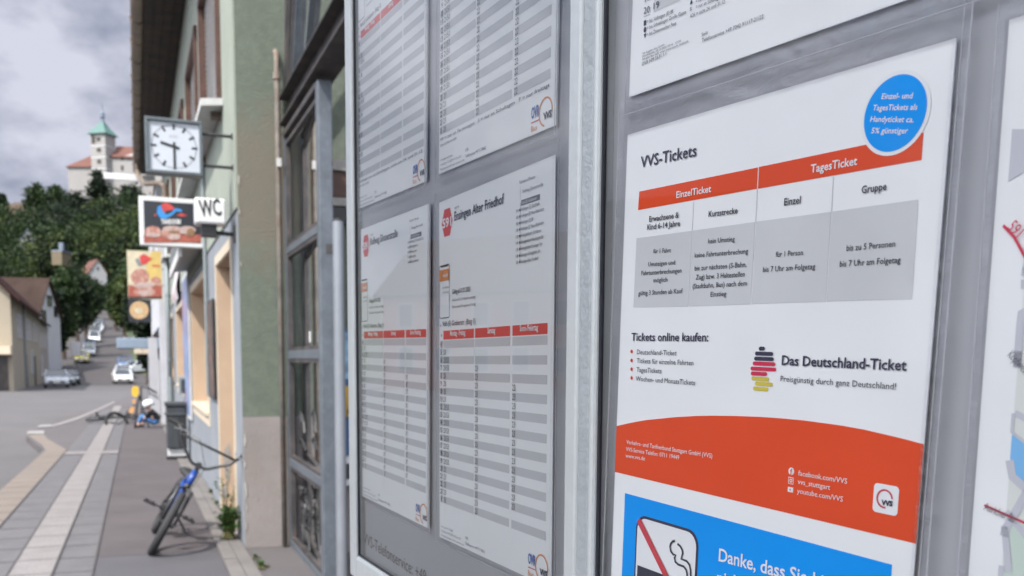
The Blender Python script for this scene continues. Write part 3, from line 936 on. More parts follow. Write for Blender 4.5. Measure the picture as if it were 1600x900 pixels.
# ------------------------------------------------------------------ station clock
M['clockface'] = mat('clock_face', (.46, .49, .54), .35, .05, 3)
M['clockcase'] = mat('clock_case', (.10, .12, .13), .45, .2, 8, metal=.3)
M['black'] = mat('black_print', (.015, .015, .018), .5, 0)
M['greyprint'] = mat('grey_print', (.30, .31, .34), .5, 0)
ck = Face(.12)
u0, v1 = ck.px(225.5, 181); u1, v0 = ck.px(317.5, 276.5)
um, vm_ = (u0 + u1) / 2, (v0 + v1) / 2
hw = (u1 - u0) / 2; v0, v1 = vm_ - hw, vm_ + hw
clock = thing('station_clock', 'square white station clock in a dark case on wall brackets', 'clock', S(.12, -um, v0))
q = MB(); T = .022
ck.rect(u0, u1, v1 - T, v1, .02, .14, q); ck.rect(u0, u1, v0, v0 + T, .02, .14, q); ck.rect(u0, u0 + T, v0 + T, v1 - T, .02, .14, q); ck.rect(u1 - T, u1, v0 + T, v1 - T, .02, .14, q)
ck.rect(u0 + T, u1 - T, v0 + T, v1 - T, -.085, .03, q)
q.build('case', M['clockcase'], clock, bevel=.004)
q = MB(); ck.rect(u0 + T, u1 - T, v0 + T, v1 - T, 0, .02, q); q.build('clock_face', M['clockface'], clock)
q = MB(); R0 = hw * .80
for k in range(60):
    a = pi / 2 - 2 * pi * k / 60; big = k % 5 == 0
    r0, r1, wd = (R0 * .80, R0, .016) if big else (R0 * .95, R0, .005)
    ck.stroke(q, [(um + r0 * cos(a), vm_ + r0 * sin(a)), (um + r1 * cos(a), vm_ + r1 * sin(a))], wd, .0012)
q.build('hour_marks', M['black'], clock)
for nm, ang, L, bk, wd in (('minute_hand', 270, .88, .18, .016), ('hour_hand', 165, .58, .20, .019)):
    q = MB(); a = radians(ang)
    ck.stroke(q, [(um - R0 * bk * cos(a), vm_ - R0 * bk * sin(a)), (um + R0 * L * cos(a), vm_ + R0 * L * sin(a))], wd, .005 if nm[0] == 'm' else .0035)
    q.build(nm, M['black'], clock)
q = MB(); put_text(q, ck.fn(.002), 'BÜRK', (um - .028, vm_ + R0 * .42), (um + .028, vm_ + R0 * .42), .013); q.build('lettering', M['greyprint'], clock)
for vv_ in (.80, .22):
    q = MB(); z = v0 + (v1 - v0) * vv_
    q.tube([S(.15, -u1, z), S(.15, .0, z + .0)], .012, 8); q.lathe([(.03, 0), (.03, .012)], Matrix.Translation(S(.15, .006, z)) @ Matrix.Rotation(-YF, 4, 'Z') @ Matrix.Rotation(pi / 2, 4, 'Y'), 10)
    q.build('bracket', M['blackmetal'], clock)

# ------------------------------------------------------------------ WC sign
M['signwhite'] = mat('white_acrylic', (.62, .62, .62), .3, .03, 3)
wc = Face(.13)
cs = [wc.px(*p) for p in ((304, 309), (353, 309), (354, 349), (305, 351))]
u0, u1 = (cs[0][0] + cs[3][0]) / 2, (cs[1][0] + cs[2][0]) / 2; v1, v0 = (cs[0][1] + cs[1][1]) / 2, (cs[2][1] + cs[3][1]) / 2
wct = thing('wc_sign', 'small white box sign lettered WC on a black bracket', 'sign', S(.13, -u1, v0))
q = MB(); wc.rect(u0, u1, v0, v1, 0, .17, q); q.build('light_box', M['signwhite'], wct, bevel=.018)
q = MB(); a, b = wc.px(313, 338), wc.px(347, 336)
put_text(q, wc.fn(.0015), 'WC', a, b, wc.px(313, 314)[1] - a[1], bold=.03); q.build('lettering', M['black'], wct)
q = MB(); um = (u0 + u1) / 2
q.obox(S(.17, -um - .045, v0 - .085), NF * .11, EF * .10, ZZ * .083); q.build('clamp', M['blackmetal'], wct, bevel=.006)
q = MB(); q.tube([S(.22, -um - .04, v0 - .05), S(.22, .014, v0 - .055)], .016, 8); q.obox(S(.17, .0, v0 - .11), NF * .015, EF * .1, ZZ * .12); q.build('bracket', M['blackmetal'], wct)

# ------------------------------------------------------------------ snack bar signs
M['signblack'] = mat('black_sign', (.018, .02, .028), .35, .1, 4)
M['signblue'] = mat('blue_print', (.03, .22, .55), .5, .25, 20)
M['signred'] = mat('red_print', (.48, .05, .05), .5, .25, 20)
M['foodpink'] = mat('food_pink', (.36, .16, .13), .5, .5, 30, stain=(.60, .50, .42), stain_amt=.9, stain_scale=14)
M['foodwhite'] = mat('food_white', (.42, .32, .30), .5, .25, 26, stain=(.30, .10, .07), stain_amt=.8, stain_scale=18)
M['foodbrown'] = mat('food_brown', (.22, .13, .07), .5, .5, 30)
M['foodred'] = mat('food_red', (.30, .08, .055), .5, .3, 22)
M['signyellow'] = mat('yellow_print', (.52, .38, .13), .5, .15, 9)
M['signcream'] = mat('cream_print', (.52, .46, .34), .5, .15, 9)
def ell(face, mb, cx, cy, rx, ry, out, n=20):
    face.poly(mb, [(cx + rx * cos(2 * pi * k / n), cy + ry * sin(2 * pi * k / n)) for k in range(n)], out)
def zk(pts): return [(215 + x / 10.59, 305 + y / 10.59) for x, y in pts]
kf = Face(3.4)
kt_ = thing('snack_sign', 'black snack bar sign in a white frame with a red and blue bird', 'sign', S(3.4, .0, 2.3))
c4 = [kf.px(*p) for p in ((216, 308), (318, 310), (322, 383), (219.5, 387))]
ua, ub = (c4[0][0] + c4[3][0]) / 2, (c4[1][0] + c4[2][0]) / 2; vt, vb_ = (c4[0][1] + c4[1][1]) / 2, (c4[2][1] + c4[3][1]) / 2
q = MB(); kf.rect(ua, ub, vb_, vt, 0, .14, q); q.build('light_box', M['whitepaint'], kt_, bevel=.006)
q = MB(); e = .045; kf.rect(ua + e, ub - e, vb_ + e, vt - e, .0025, .002, q); q.build('panel', M['signblack'], kt_)
q = MB(); kf.poly(q, zk([(330, 190), (380, 165), (420, 260), (480, 320), (560, 290), (620, 215), (720, 235), (745, 275), (640, 265), (560, 340), (450, 400), (370, 375), (320, 300)]), .0045); q.build('bird_emblem', M['signblue'], kt_)
q = MB(); kf.poly(q, zk([(395, 150), (470, 120), (550, 160), (615, 225), (560, 245), (480, 260), (430, 290), (400, 220)]), .0065); kf.poly(q, zk([(640, 330), (730, 300), (830, 340), (740, 350)]), .0045); kf.poly(q, zk([(265, 330), (300, 310), (320, 330), (290, 345)]), .0045); q.build('bird_emblem', M['signred'], kt_)
q = MB(); a, b = kf.px(*zk([(395, 475)])[0]), kf.px(*zk([(715, 475)])[0])
put_text(q, kf.fn(.0055), 'TANDOORI', a, b, kf.px(*zk([(395, 405)])[0])[1] - a[1], bold=.04); q.build('lettering', M['signwhite'], kt_)
q = MB(); kf.poly(q, zk([(100, 660), (1050, 650), (1052, 780), (105, 785)]), .0045); q.build('food_picture', M['foodred'], kt_)
q = MB(); ell(kf, q, *zk([(250, 600)])[0], 12.5, 8.5, .0065); ell(kf, q, *zk([(560, 620)])[0], 16, 10.5, .0065); q.build('food_picture', M['foodpink'], kt_)
q = MB(); ell(kf, q, *zk([(560, 550)])[0], 14, 4, .0085); ell(kf, q, *zk([(820, 580)])[0], 13.5, 6.5, .0085); ell(kf, q, *zk([(260, 660)])[0], 12, 3.5, .0085); ell(kf, q, *zk([(600, 690)])[0], 10, 5, .0085); q.build('food_picture', M['foodwhite'], kt_)
q = MB(); ell(kf, q, *zk([(875, 615)])[0], 6.5, 6.5, .0105); ell(kf, q, *zk([(600, 610)])[0], 9, 2.5, .0105); q.build('food_picture', M['foodbrown'], kt_)
q = MB(); q.obox(S(3.43, -ub + .0, vt - .12), NF * -.10, EF * .05, ZZ * .05); q.build('bracket', M['greypipe'], kt_)
q = MB(); q.obox(S(3.43, -ub, vb_ + .07), NF * -.10, EF * .05, ZZ * .05); q.build('bracket', M['greypipe'], kt_)

bf = Face(14.5)
def zb_(pts): return [(190 + x / 6.925, 385 + y / 6.925) for x, y in pts]
bt = thing('food_banner', 'upright yellow and red food sign hanging from two rods', 'sign', S(14.5, .2, 1.9))
c4 = [bf.px(*p) for p in zb_([(55, 40), (430, 45), (438, 570), (68, 568)])]
ua, ub = c4[0][0], c4[1][0]; vt, vb_ = c4[0][1], c4[3][1]; H_ = vt - vb_; W_ = ub - ua
q = MB(); bf.rect(ua, ub, vb_, vt, 0, .05, q); q.build('panel', M['signcream'], bt)
q = MB(); bf.poly(q, zb_([(330, 50), (428, 52), (432, 410), (260, 330), (280, 150)]), .0025); q.build('print', M['signyellow'], bt)
q = MB(); bf.poly(q, zb_([(72, 420), (436, 420), (436, 545), (76, 545)]), .0045); q.build('print', M['foodred'], bt)
q = MB(); bf.poly(q, zb_([(74, 545), (436, 545), (436, 566), (76, 566)]), .0045); q.build('print', M['signblack'], bt)
q = MB(); ell(bf, q, *zb_([(200, 330)])[0], 14, 13, .0065); ell(bf, q, *zb_([(250, 490)])[0], 17, 8, .0065); ell(bf, q, *zb_([(370, 370)])[0], 8, 6, .0065); q.build('food_picture', M['foodpink'], bt)
q = MB(); ell(bf, q, *zb_([(240, 420)])[0], 17, 5, .0085); ell(bf, q, *zb_([(250, 500)])[0], 12, 4, .0085); q.build('food_picture', M['foodwhite'], bt)
q = MB(); bf.poly(q, zb_([(145, 150), (180, 120), (210, 180), (220, 210), (180, 210)]), .0065); q.build('bird_emblem', M['greypipe'], bt)
q = MB(); bf.poly(q, zb_([(190, 110), (240, 80), (330, 130), (260, 190), (215, 200)]), .0085); bf.poly(q, zb_([(330, 200), (415, 205), (415, 220), (330, 216)]), .0065); q.build('bird_emblem', M['signred'], bt)
q = MB()
for v in (vt - H_ * .36, vt - H_ * .70): q.tube([S(14.53, -ub, v), S(14.53, .0, v)], .014, 6)
q.build('rod', M['greypipe'], bt)
rt_ = thing('beer_sign', 'black square sign with a round golden emblem under the food sign', 'sign', S(14.8, .4, 1.7))
c4 = [bf.px(*p) for p in zb_([(70, 578), (318, 575), (320, 810), (75, 815)])]
q = MB(); bf.rect(c4[0][0], c4[1][0], c4[3][1], c4[0][1], 0, .06, q); q.build('panel', M['signblack'], rt_)
M['gold'] = mat('gold_print', (.46, .30, .15), .45, .5, 40, stain=(.60, .55, .48), stain_amt=.7, stain_scale=25)
q = MB(); ell(bf, q, *zb_([(190, 690)])[0], 15, 14, .0025, 28); q.build('emblem', M['gold'], rt_)
q = MB(); ell(bf, q, *zb_([(185, 695)])[0], 6.5, 4.5, .0045); q.build('emblem', M['signcream'], rt_)
q = MB(); q.tube([S(14.53, -c4[1][0] + .05, c4[0][1]), S(14.53, -c4[1][0] + .05, vb_)], .012, 6); q.tube([S(14.53, -c4[0][0] - .05, c4[0][1]), S(14.53, -c4[0][0] - .05, vb_)], .012, 6); q.build('hanger', M['blackmetal'], rt_)

# ------------------------------------------------------------------ litter bin
M['bingrey'] = mat('grey_bin', (.045, .05, .056), .5, .2, 8, metal=.2)
bp_ = Sg(7.55, .19)
bn = thing('litter_bin', 'dark grey litter bin with a hooded top standing by the wall', 'litter bin', bp_)
def BB(mb, s0, s1, o0, o1, z0, z1): mb.obox(bp_ + EF * s0 + NF * o0 + ZZ * z0, EF * (s1 - s0), NF * (o1 - o0), ZZ * (z1 - z0))
q = MB(); BB(q, -.17, .17, -.14, .14, .17, .80); q.build('body', M['bingrey'], bn, bevel=.02)
q = MB(); BB(q, -.19, .19, -.16, .16, .803, .86); BB(q, -.19, .19, -.16, .16, .66, .70); q.build('hood', M['bingrey'], bn, bevel=.012)
q = MB(); BB(q, -.172, -.165, -.135, -.02, .2, .64); q.build('opening', M['blackmetal'], bn)
q = MB(); BB(q, -.12, .12, -.13, .13, .05, .165); q.build('base', M['offwhite'], bn, bevel=.01)
q = MB(); BB(q, -.14, .14, -.15, .15, 0, .048); q.build('foot', M['blackmetal'], bn)
mb_ = thing('letter_box', 'small grey letter box on the wall above the litter bin', 'letter box', S(9.9, .0, .86))
q = MB(); fb(q, 7.7, 8.1, .012, .12, .88, 1.14); q.build('body', M['greypipe'], mb_, bevel=.01)
q = MB(); fb(q, 7.68, 7.699, .03, .10, .92, 1.10); q.build('flap', M['bingrey'], mb_)

# ------------------------------------------------------------------ plants
def leaf_mat(name, col, var=.45, scale=2.5):
    m = mat(name, col, .6, var, scale, spec=.25)
    t = m.node_tree; b = t.nodes['Principled BSDF']
    tr = t.nodes.new('ShaderNodeBsdfTranslucent')
    src = b.inputs['Base Color'].links[0].from_socket
    t.links.new(src, tr.inputs['Color'])
    mx = t.nodes.new('ShaderNodeMixShader'); mx.inputs[0].default_value = .25
    t.links.new(b.outputs[0], mx.inputs[1]); t.links.new(tr.outputs[0], mx.inputs[2])
    t.links.new(mx.outputs[0], t.nodes['Material Output'].inputs['Surface'])
    return m
M['weed'] = leaf_mat('weed_leaf', (.055, .11, .03), .5, 30)
M['weeddry'] = leaf_mat('dry_stalk', (.13, .125, .05), .4, 30)
def weed(base, n, h, spread, name, label, seed):
    random.seed(seed)
    t = thing(name, label, 'plant', base)
    st, lf = MB(), MB()
    for k in range(n):
        a = random.uniform(0, 2 * pi); hh = h * random.uniform(.35, 1.0); l = spread * random.uniform(.2, 1)
        top = base + Vector((cos(a) * l, sin(a) * l, hh))
        md = base + Vector((cos(a) * l * .35, sin(a) * l * .35, hh * .55))
        st.tube([base + Vector((random.uniform(-.05, .05), random.uniform(-.08, .08), 0)), md, top], [.004, .003, .0015], 4)
        for j in range(14):
            f_ = random.uniform(.2, 1); c = md.lerp(top, f_) if f_ > .5 else base.lerp(md, f_ * 2)
            d = Vector((random.uniform(-1, 1), random.uniform(-1, 1), random.uniform(-.3, .8))).normalized()
            L = random.uniform(.025, .05) * min(1, .35 + h * 2.2); s_ = d.cross(ZZ).normalized() * L * .3
            lf.quad(c, c + d * L * .5 + s_, c + d * L, c + d * L * .5 - s_)
    st.build('stems', M['weeddry'], t); lf.build('leaves', M['weed'], t)
    return t
weed(S(.30, .09, .02), 80, .25, .11, 'weed', 'leafy green weed growing at the foot of the corner doorway', 3)
weed(S(.72, .06, .02), 12, .52, .16, 'weed', 'tall thin yellowing stalks behind the leafy weed', 9)
random.seed(21)
for k in range(9):
    s_ = random.choice([-.25, -.1, -.5, -.8, 1.1, 1.6, 2.4, 3.2, 4.1]); b_ = Sg(s_, .012 if s_ > 0 else -.02 - abs(s_) * .0, .01)
    weed(b_, 5, random.uniform(.03, .06), .025, 'grass_tuft', 'tiny grass tuft in the joint below the wall', 30 + k)['group'] = 'grass tufts in the wall joint'
# ------------------------------------------------------------------ bicycles
M['tyre'] = mat('tyre_rubber', (.022, .022, .024), .8, .2, 20, .2, 150)
M['chrome'] = mat('bright_metal', (.5, .5, .52), .3, .1, 20, metal=1)
M['bikeblue'] = mat('blue_frame_paint', (.012, .05, .24), .3, .1, 10, coat=.4)
M['bikeblack'] = mat('black_frame_paint', (.02, .02, .022), .4, .1, 10)
M['saddle'] = mat('black_saddle', (.02, .02, .02), .6, .2, 30)

def arc_tube(mb, c, R, r, Mx, n=40, k=10):
    mb.tube([Mx @ (Vector(c) + Vector((R * cos(2 * pi * i / n), 0, R * sin(2 * pi * i / n)))) for i in range(n)], r, k, closed=True)

def bicycle(root, Mx, R, tr, wb, framemat, bar_rise, bar_w, steer=0.0, bmx=True, pedal=0.0):
    """Mx: local to world; x forward, y left, z up; origin at the rear wheel's contact point"""
    bb = Vector((wb * .40, 0, R * (1.05 if bmx else .82)))
    rear = Vector((0, 0, R)); front = Vector((wb, 0, R))
    ht = Vector((wb - (.16 if bmx else .30), 0, R * 2 + (.16 if bmx else .22)))
    hb = ht + Vector((.035, 0, -.11))
    st = bb + Vector((-.13, 0, .26 if bmx else .50))
    Sx = Matrix.Translation(hb) @ Matrix.Rotation(steer, 4, (ht - hb).normalized()) @ Matrix.Translation(-hb)
    F = Mx @ Sx
    q = MB(); V = lambda p: Mx @ p
    tb = .019 if bmx else .017
    q.tube([V(hb + Vector((-.02, 0, 0.02))), V(bb)], tb * 1.25, 10); q.tube([V(ht + Vector((-.01, 0, -.02))), V(st)], tb, 10); q.tube([V(st), V(bb)], tb, 10)
    q.build('frame', framemat, root, smooth=True)
    q = MB()
    for y in (.045, -.045):
        q.tube([V(bb + Vector((0, y * .5, 0))), V(rear + Vector((0, y, 0)))], tb * .55, 8); q.tube([V(st + Vector((0, y * .4, -.03))), V(rear + Vector((0, y, 0)))], tb * .5, 8)
    q.build('rear_stays', M['bikeblack'], root, smooth=True)
    q = MB(); q.tube([V(hb), V(ht)], tb * 1.4, 10); q.build('head_tube', framemat, root, smooth=True)
    for c, X in ((rear, Mx), (front, F)):
        q = MB(); arc_tube(q, c, R - tr, tr, X, 44, 12); ty = q.build('tyre', M['tyre'], root, smooth=True)
        q = MB(); arc_tube(q, c, R - tr * 2.1, tr * .45, X, 40, 8); q.build('rim', M['bikeblack'], ty, smooth=True)
        q = MB()
        for k in range(24):
            a = 2 * pi * k / 24; d = Vector((cos(a), 0, sin(a)))
            q.tube([X @ (c + Vector((0, .025 if k % 2 else -.025, 0)) + d * .02), X @ (c + d * (R - tr * 2.2))], .0012, 4, cap=False)
        q.build('spokes', M['chrome'], ty)
        q = MB(); q.tube([X @ (c + Vector((0, -.055, 0))), X @ (c + Vector((0, .055, 0)))], .018, 10); q.build('hub', M['bikeblack'], ty)
    q = MB(); W = lambda p: F @ p
    crown = hb + Vector((.02, 0, -.03))
    q.tube([W(hb + Vector((.0, 0, .01))), W(crown)], .022, 8)
    for y in (.05, -.05):
        q.tube([W(crown), W(crown + Vector((.012, y, -.01))), W(front + Vector((0, y, 0)))], [.018, .016, .011], 8)
    q.build('fork', M['bikeblack'], root, smooth=True)
    q = MB(); up = (ht - hb).normalized()
    s0 = ht + up * .05; sf = s0 + Vector((.055, 0, 0))
    q.tube([W(ht), W(s0)], .018, 8); q.tube([W(s0 + Vector((-.02, 0, 0))), W(sf + Vector((.02, 0, 0)))], .026, 8)
    sto = q.build('stem', M['bikeblack'], root)
    q = MB(); r = .0115
    b0 = sf
    pts = [b0 + Vector((-.045, y, z)) for y, z in ((0, 0), (.05, .0), (.075, .015), (bar_w * .28, bar_rise * .55), (bar_w * .34, bar_rise * .94), (bar_w * .38, bar_rise), (bar_w * .5, bar_rise * 1.02))]
    for sg in (1, -1):
        q.tube([W(Vector((p.x + .045 - (0.03 if i > 4 else 0), p.y * sg, p.z))) for i, p in enumerate(pts)], r, 8)
    if bmx: q.tube([W(b0 + Vector((0, bar_w * .31, bar_rise * .75))), W(b0 + Vector((0, -bar_w * .31, bar_rise * .75)))], r * .85, 8)
    hbo = q.build('handlebar', M['bikeblack'], root, smooth=True)
    for sg in (1, -1):
        q = MB(); e = b0 + Vector((-.03, sg * bar_w * .5, bar_rise * 1.02)); e2 = b0 + Vector((-.03, sg * (bar_w * .5 - .12), bar_rise * 1.015))
        q.tube([W(e), W(e2)], .016, 8); q.build('grip', M['saddle'], hbo)
        q = MB(); l0 = b0 + Vector((.0, sg * (bar_w * .5 - .16), bar_rise)); q.tube([W(l0), W(l0 + Vector((.04, sg * .01, -.015))), W(l0 + Vector((.045, sg * .09, -.03)))], .006, 6)
        q.build('brake_lever', M['chrome'], hbo)
    q = MB()
    q.tube([W(b0 + Vector((.02, -bar_w * .33, bar_rise * .9))), W(b0 + Vector((.10, -.08, bar_rise * .9))), W(b0 + Vector((.12, .05, .02))), W(hb + Vector((.07, .03, -.02))), W(crown + Vector((.03, .0, -.02)))], .0025, 5); q.build('brake_cable', M['blackmetal'], root)
    q = MB(); sp_ = st + (st - bb).normalized() * (.03 if bmx else .18)
    q.tube([V(st), V(sp_)], .013, 8); q.build('seat_post', M['bikeblack'], root)
    q = MB(); vs = []
    for x, wd, z in ((-.13, .065, .045), (-.10, .075, .05), (-.02, .05, .035), (.06, .025, .035), (.12, .02, .03)):
        for y, dz in ((-1, -.018), (-.6, .0), (0, .006), (.6, 0), (1, -.018)): vs.append(V(sp_ + Vector((x, y * wd, z + dz))))
    n = len(vs)
    vs += [v + (Mx.to_3x3() @ Vector((0, 0, -.022))) for v in vs]
    fs = []
    for i in range(4):
        for j in range(4): a = i * 5 + j; fs += [(a, a + 5, a + 6, a + 1), (n + a, n + a + 1, n + a + 6, n + a + 5)]
    for i in range(4): fs += [(i * 5, n + i * 5, n + i * 5 + 5, i * 5 + 5), (i * 5 + 4, i * 5 + 9, n + i * 5 + 9, n + i * 5 + 4)]
    fs += [(j, j + 1, n + j + 1, n + j) for j in range(4)] + [(20 + j + 1, 20 + j, n + 20 + j, n + 20 + j + 1) for j in range(4)]
    q.add(vs, fs); q.build('saddle', M['saddle'], root, smooth=True)
    q = MB(); q.lathe([(.075, -.004), (.075, .004)], Mx @ Matrix.Translation(bb + Vector((0, -.045, 0))) @ Matrix.Rotation(pi / 2, 4, 'X'), 20)
    q.tube([V(bb + Vector((0, -.07, 0))), V(bb + Vector((0, .07, 0)))], .022, 8); q.build('chainring', M['bikeblack'], root)
    q = MB()
    for sg in (1, -1):
        rr_ = .018; q.tube([V(bb + Vector((0, -.045, .075 * sg))), V(rear + Vector((0, -.045, .035 * sg)))], .004, 5)
    q.build('chain', M['bikeblack'], root)
    cr_ = MB(); L = .155
    for sg in (1, -1):
        a = pedal + (0 if sg > 0 else pi); e = bb + Vector((cos(a) * L, sg * .085, sin(a) * L))
        q = MB(); q.tube([V(bb + Vector((0, sg * .07, 0))), V(e)], .010, 8); q.tube([V(e), V(e + Vector((0, sg * .11, 0)))], .006, 6); cro = q.build('crank', M['bikeblack'], root)
        q = MB(); pc = e + Vector((0, sg * .065, 0))
        for x0, x1, y0, y1 in ((-.05, .05, -.048, -.036), (-.05, .05, .036, .048), (-.05, -.04, -.036, .036), (.04, .05, -.036, .036), (-.04, .04, -.012, .012)):
            q.obox(V(pc + Vector((x0, y0, -.009))), Mx.to_3x3() @ Vector((x1 - x0, 0, 0)), Mx.to_3x3() @ Vector((0, y1 - y0, 0)), Mx.to_3x3() @ Vector((0, 0, .018)))
        q.build('pedal', M['bikeblack'], cro)
    return V(bb)

def frame_mat(o, fwd, lean):
    """bike frame: forward direction on the ground, leaned by lean to its left"""
    x = Vector((fwd[0], fwd[1], 0)).normalized(); y = ZZ.cross(x)
    Mz = Matrix((x, y, ZZ)).transposed().to_4x4(); Mz.translation = o
    return Mz @ Matrix.Rotation(-lean, 4, 'X')

fc = gnd(233, 866); WB = .92
hd = Vector((.31, -.86, 0)).normalized()
rc = fc - hd * WB; rc.z = zt(rc.y) + .006
bmx = thing('bmx_bicycle', 'small blue and black BMX bicycle leaning over beside the station wall', 'bicycle', rc)
MX = frame_mat(rc, hd, radians(30))
bicycle(bmx, MX, .255, .029, WB, M['bikeblue'], .21, .70, steer=radians(-4), bmx=True, pedal=radians(10))
q = MB(); q.tube([MX @ Vector((.10, .06, .24)), MX @ Vector((.18, .13, .17)), MX @ Vector((.22, .26, .0))], .008, 6)
k0 = MX @ Vector((.10, .06, .24)); kg = k0 + Vector((.10, -.02, 0)); kg.z = zt(kg.y) + .006
q = MB(); q.tube([k0, k0.lerp(kg, .5), kg], .008, 6); q.build('kickstand', M['blackmetal'], bmx)

# second bicycle lying across the pavement
w1 = gnd(155, 661); w2 = gnd(228, 668)
hd2 = (w2 - w1); hd2.z = 0; WB2 = 1.06
root_ = w1
R2 = .34
fb_ = thing('fallen_bicycle', 'black bicycle lying on its side across the pavement', 'bicycle', root_)
x = hd2.normalized(); y = ZZ.cross(x)
Mz = Matrix((x, y, ZZ)).transposed().to_4x4()
# lies on its left side, pedals and handlebar holding it up a little
tilt = radians(-82)
Mz.translation = Vector((root_.x, root_.y, zt(root_.y) + .10)) - Matrix.Rotation(0, 4, 'X') @ Vector((0, 0, 0))
M2 = Mz @ Matrix.Rotation(tilt, 4, 'X') @ Matrix.Translation((0, 0, -R2 + .02))
M2 = Matrix.Translation(Vector((0, 0, .02))) @ M2
bicycle(fb_, M2, R2, .030, WB2, M['bikeblack'], .05, .52, steer=radians(72), bmx=False, pedal=radians(60))

# ------------------------------------------------------------------ child crouching by the fallen bicycle
def skin_body(name, verts, edges, radii, m, parent=None, root=0, sub=2):
    me = bpy.data.meshes.new(name); me.from_pydata([tuple(v) for v in verts], edges, [])
    o = bpy.data.objects.new(name, me); COL.objects.link(o)
    sk = o.modifiers.new('skin', 'SKIN'); sk.use_smooth_shade = True
    for i, v in enumerate(me.skin_vertices[0].data):
        v.radius = (radii[i], radii[i]) if not isinstance(radii[i], tuple) else radii[i]; v.use_root = i == root
    sb = o.modifiers.new('sub', 'SUBSURF'); sb.levels = sub; sb.render_levels = sub
    dg = bpy.context.evaluated_depsgraph_get(); dg.update()
    m2 = bpy.data.meshes.new_from_object(o.evaluated_get(dg))
    bpy.data.objects.remove(o); bpy.data.meshes.remove(me)
    m2.name = name
    m2.materials.clear()
    for q in (m if isinstance(m, (list, tuple)) else [m]): m2.materials.append(q)
    o = bpy.data.objects.new(name, m2); COL.objects.link(o)
    if parent: o.parent = parent; o.matrix_parent_inverse = wmat(parent).inverted()
    return o
M['skin'] = mat('skin', (.60, .36, .26), .5, .08, 20)
M['bluecloth'] = mat('blue_cloth', (.06, .16, .36), .8, .25, 14)
M['blackcloth'] = mat('black_cloth', (.012, .012, .016), .85, .3, 14)
M['helmet'] = mat('white_helmet', (.60, .60, .64), .3, .05, 8)
pb = gnd(232, 668)
ch_ = thing('person', 'person in a white helmet, dark jacket and blue trousers crouching by the fallen bicycle', 'person', pb)
ex = Vector((1, 0, 0)); PX = lambda x, d, z: Vector((pb.x + x, pb.y + d, zt(pb.y) + z))
# local: x to the right; the figure sits facing left with drawn up knees and bowed head
bv = [PX(.17, 0, .13), PX(.165, 0, .23), PX(.12, 0, .34), PX(.07, 0, .40), PX(.03, 0, .43),                 # pelvis .. neck
      PX(.09, -.12, .34), PX(.0, -.15, .24), PX(-.11, -.11, .22), PX(.09, .12, .34), PX(.0, .15, .24), PX(-.11, .11, .22),   # arms
      PX(.14, -.08, .13), PX(-.10, -.11, .29), PX(-.17, -.11, .10), PX(-.19, -.11, .04), PX(.14, .08, .13), PX(-.10, .11, .29), PX(-.17, .11, .10), PX(-.19, .11, .04),
      PX(.0, 0, .465), PX(-.015, 0, .52)]
be = [(0, 1), (1, 2), (2, 3), (3, 4), (2, 5), (5, 6), (6, 7), (2, 8), (8, 9), (9, 10), (0, 11), (11, 12), (12, 13), (13, 14), (0, 15), (15, 16), (16, 17), (17, 18), (4, 19), (19, 20)]
br = [.10, .10, .085, .05, .04, .045, .034, .028, .045, .034, .028, .062, .05, .04, .032, .062, .05, .04, .032, .07, .065]
skin_body('body', bv, be, br, M['skin'], ch_)
tv = [bv[0] + Vector((.0, 0, .03)), bv[1], bv[2], bv[5], bv[6], bv[8], bv[9], bv[3]]
skin_body('jacket', tv, [(0, 1), (1, 2), (2, 3), (3, 4), (2, 5), (5, 6), (2, 7)], [.118, .12, .105, .06, .048, .06, .048, .06], M['blackcloth'], ch_)
tv = [bv[0], bv[11], bv[12], bv[13], bv[15], bv[16], bv[17], bv[0] + Vector((.0, 0, .04))]
skin_body('trousers', tv, [(0, 1), (1, 2), (2, 3), (0, 4), (4, 5), (5, 6), (0, 7)], [.115, .078, .068, .054, .078, .068, .054, .108], M['bluecloth'], ch_)
hc = PX(-.005, 0, .515)
q = MB(); hm = Matrix.Rotation(radians(-20), 4, 'Y')
vs_, n_, k_ = [], 16, 7
for i in range(k_ + 1):
    th = pi * .60 * i / k_
    for j in range(n_):
        a = 2 * pi * j / n_; vs_.append(hc + hm @ Vector((.155 * sin(th) * cos(a) + .02, .125 * sin(th) * sin(a), .125 * cos(th) + .01)))
q.add(vs_, [(i * n_ + j, (i + 1) * n_ + j, (i + 1) * n_ + (j + 1) % n_, i * n_ + (j + 1) % n_) for i in range(k_) for j in range(n_)])
ho = q.build('helmet', M['helmet'], ch_, smooth=True)
sd = ho.modifiers.new('shell', 'SOLIDIFY'); sd.thickness = .012
q = MB()
for dy in (-.03, .03): q.blob(hc + Vector((-.075, dy, -.03)), .008, .01, .01, 8, 6)
q.build('eye', M['black'], ch_)
q = MB(); q.blob(hc + Vector((-.088, 0, -.045)), .014, .011, .015, 8, 6); q.build('nose', M['skin'], ch_, smooth=True)
q = MB(); q.blob(hc + Vector((-.072, 0, -.075)), .006, .018, .005, 8, 6); q.build('mouth', M['signred'], ch_)
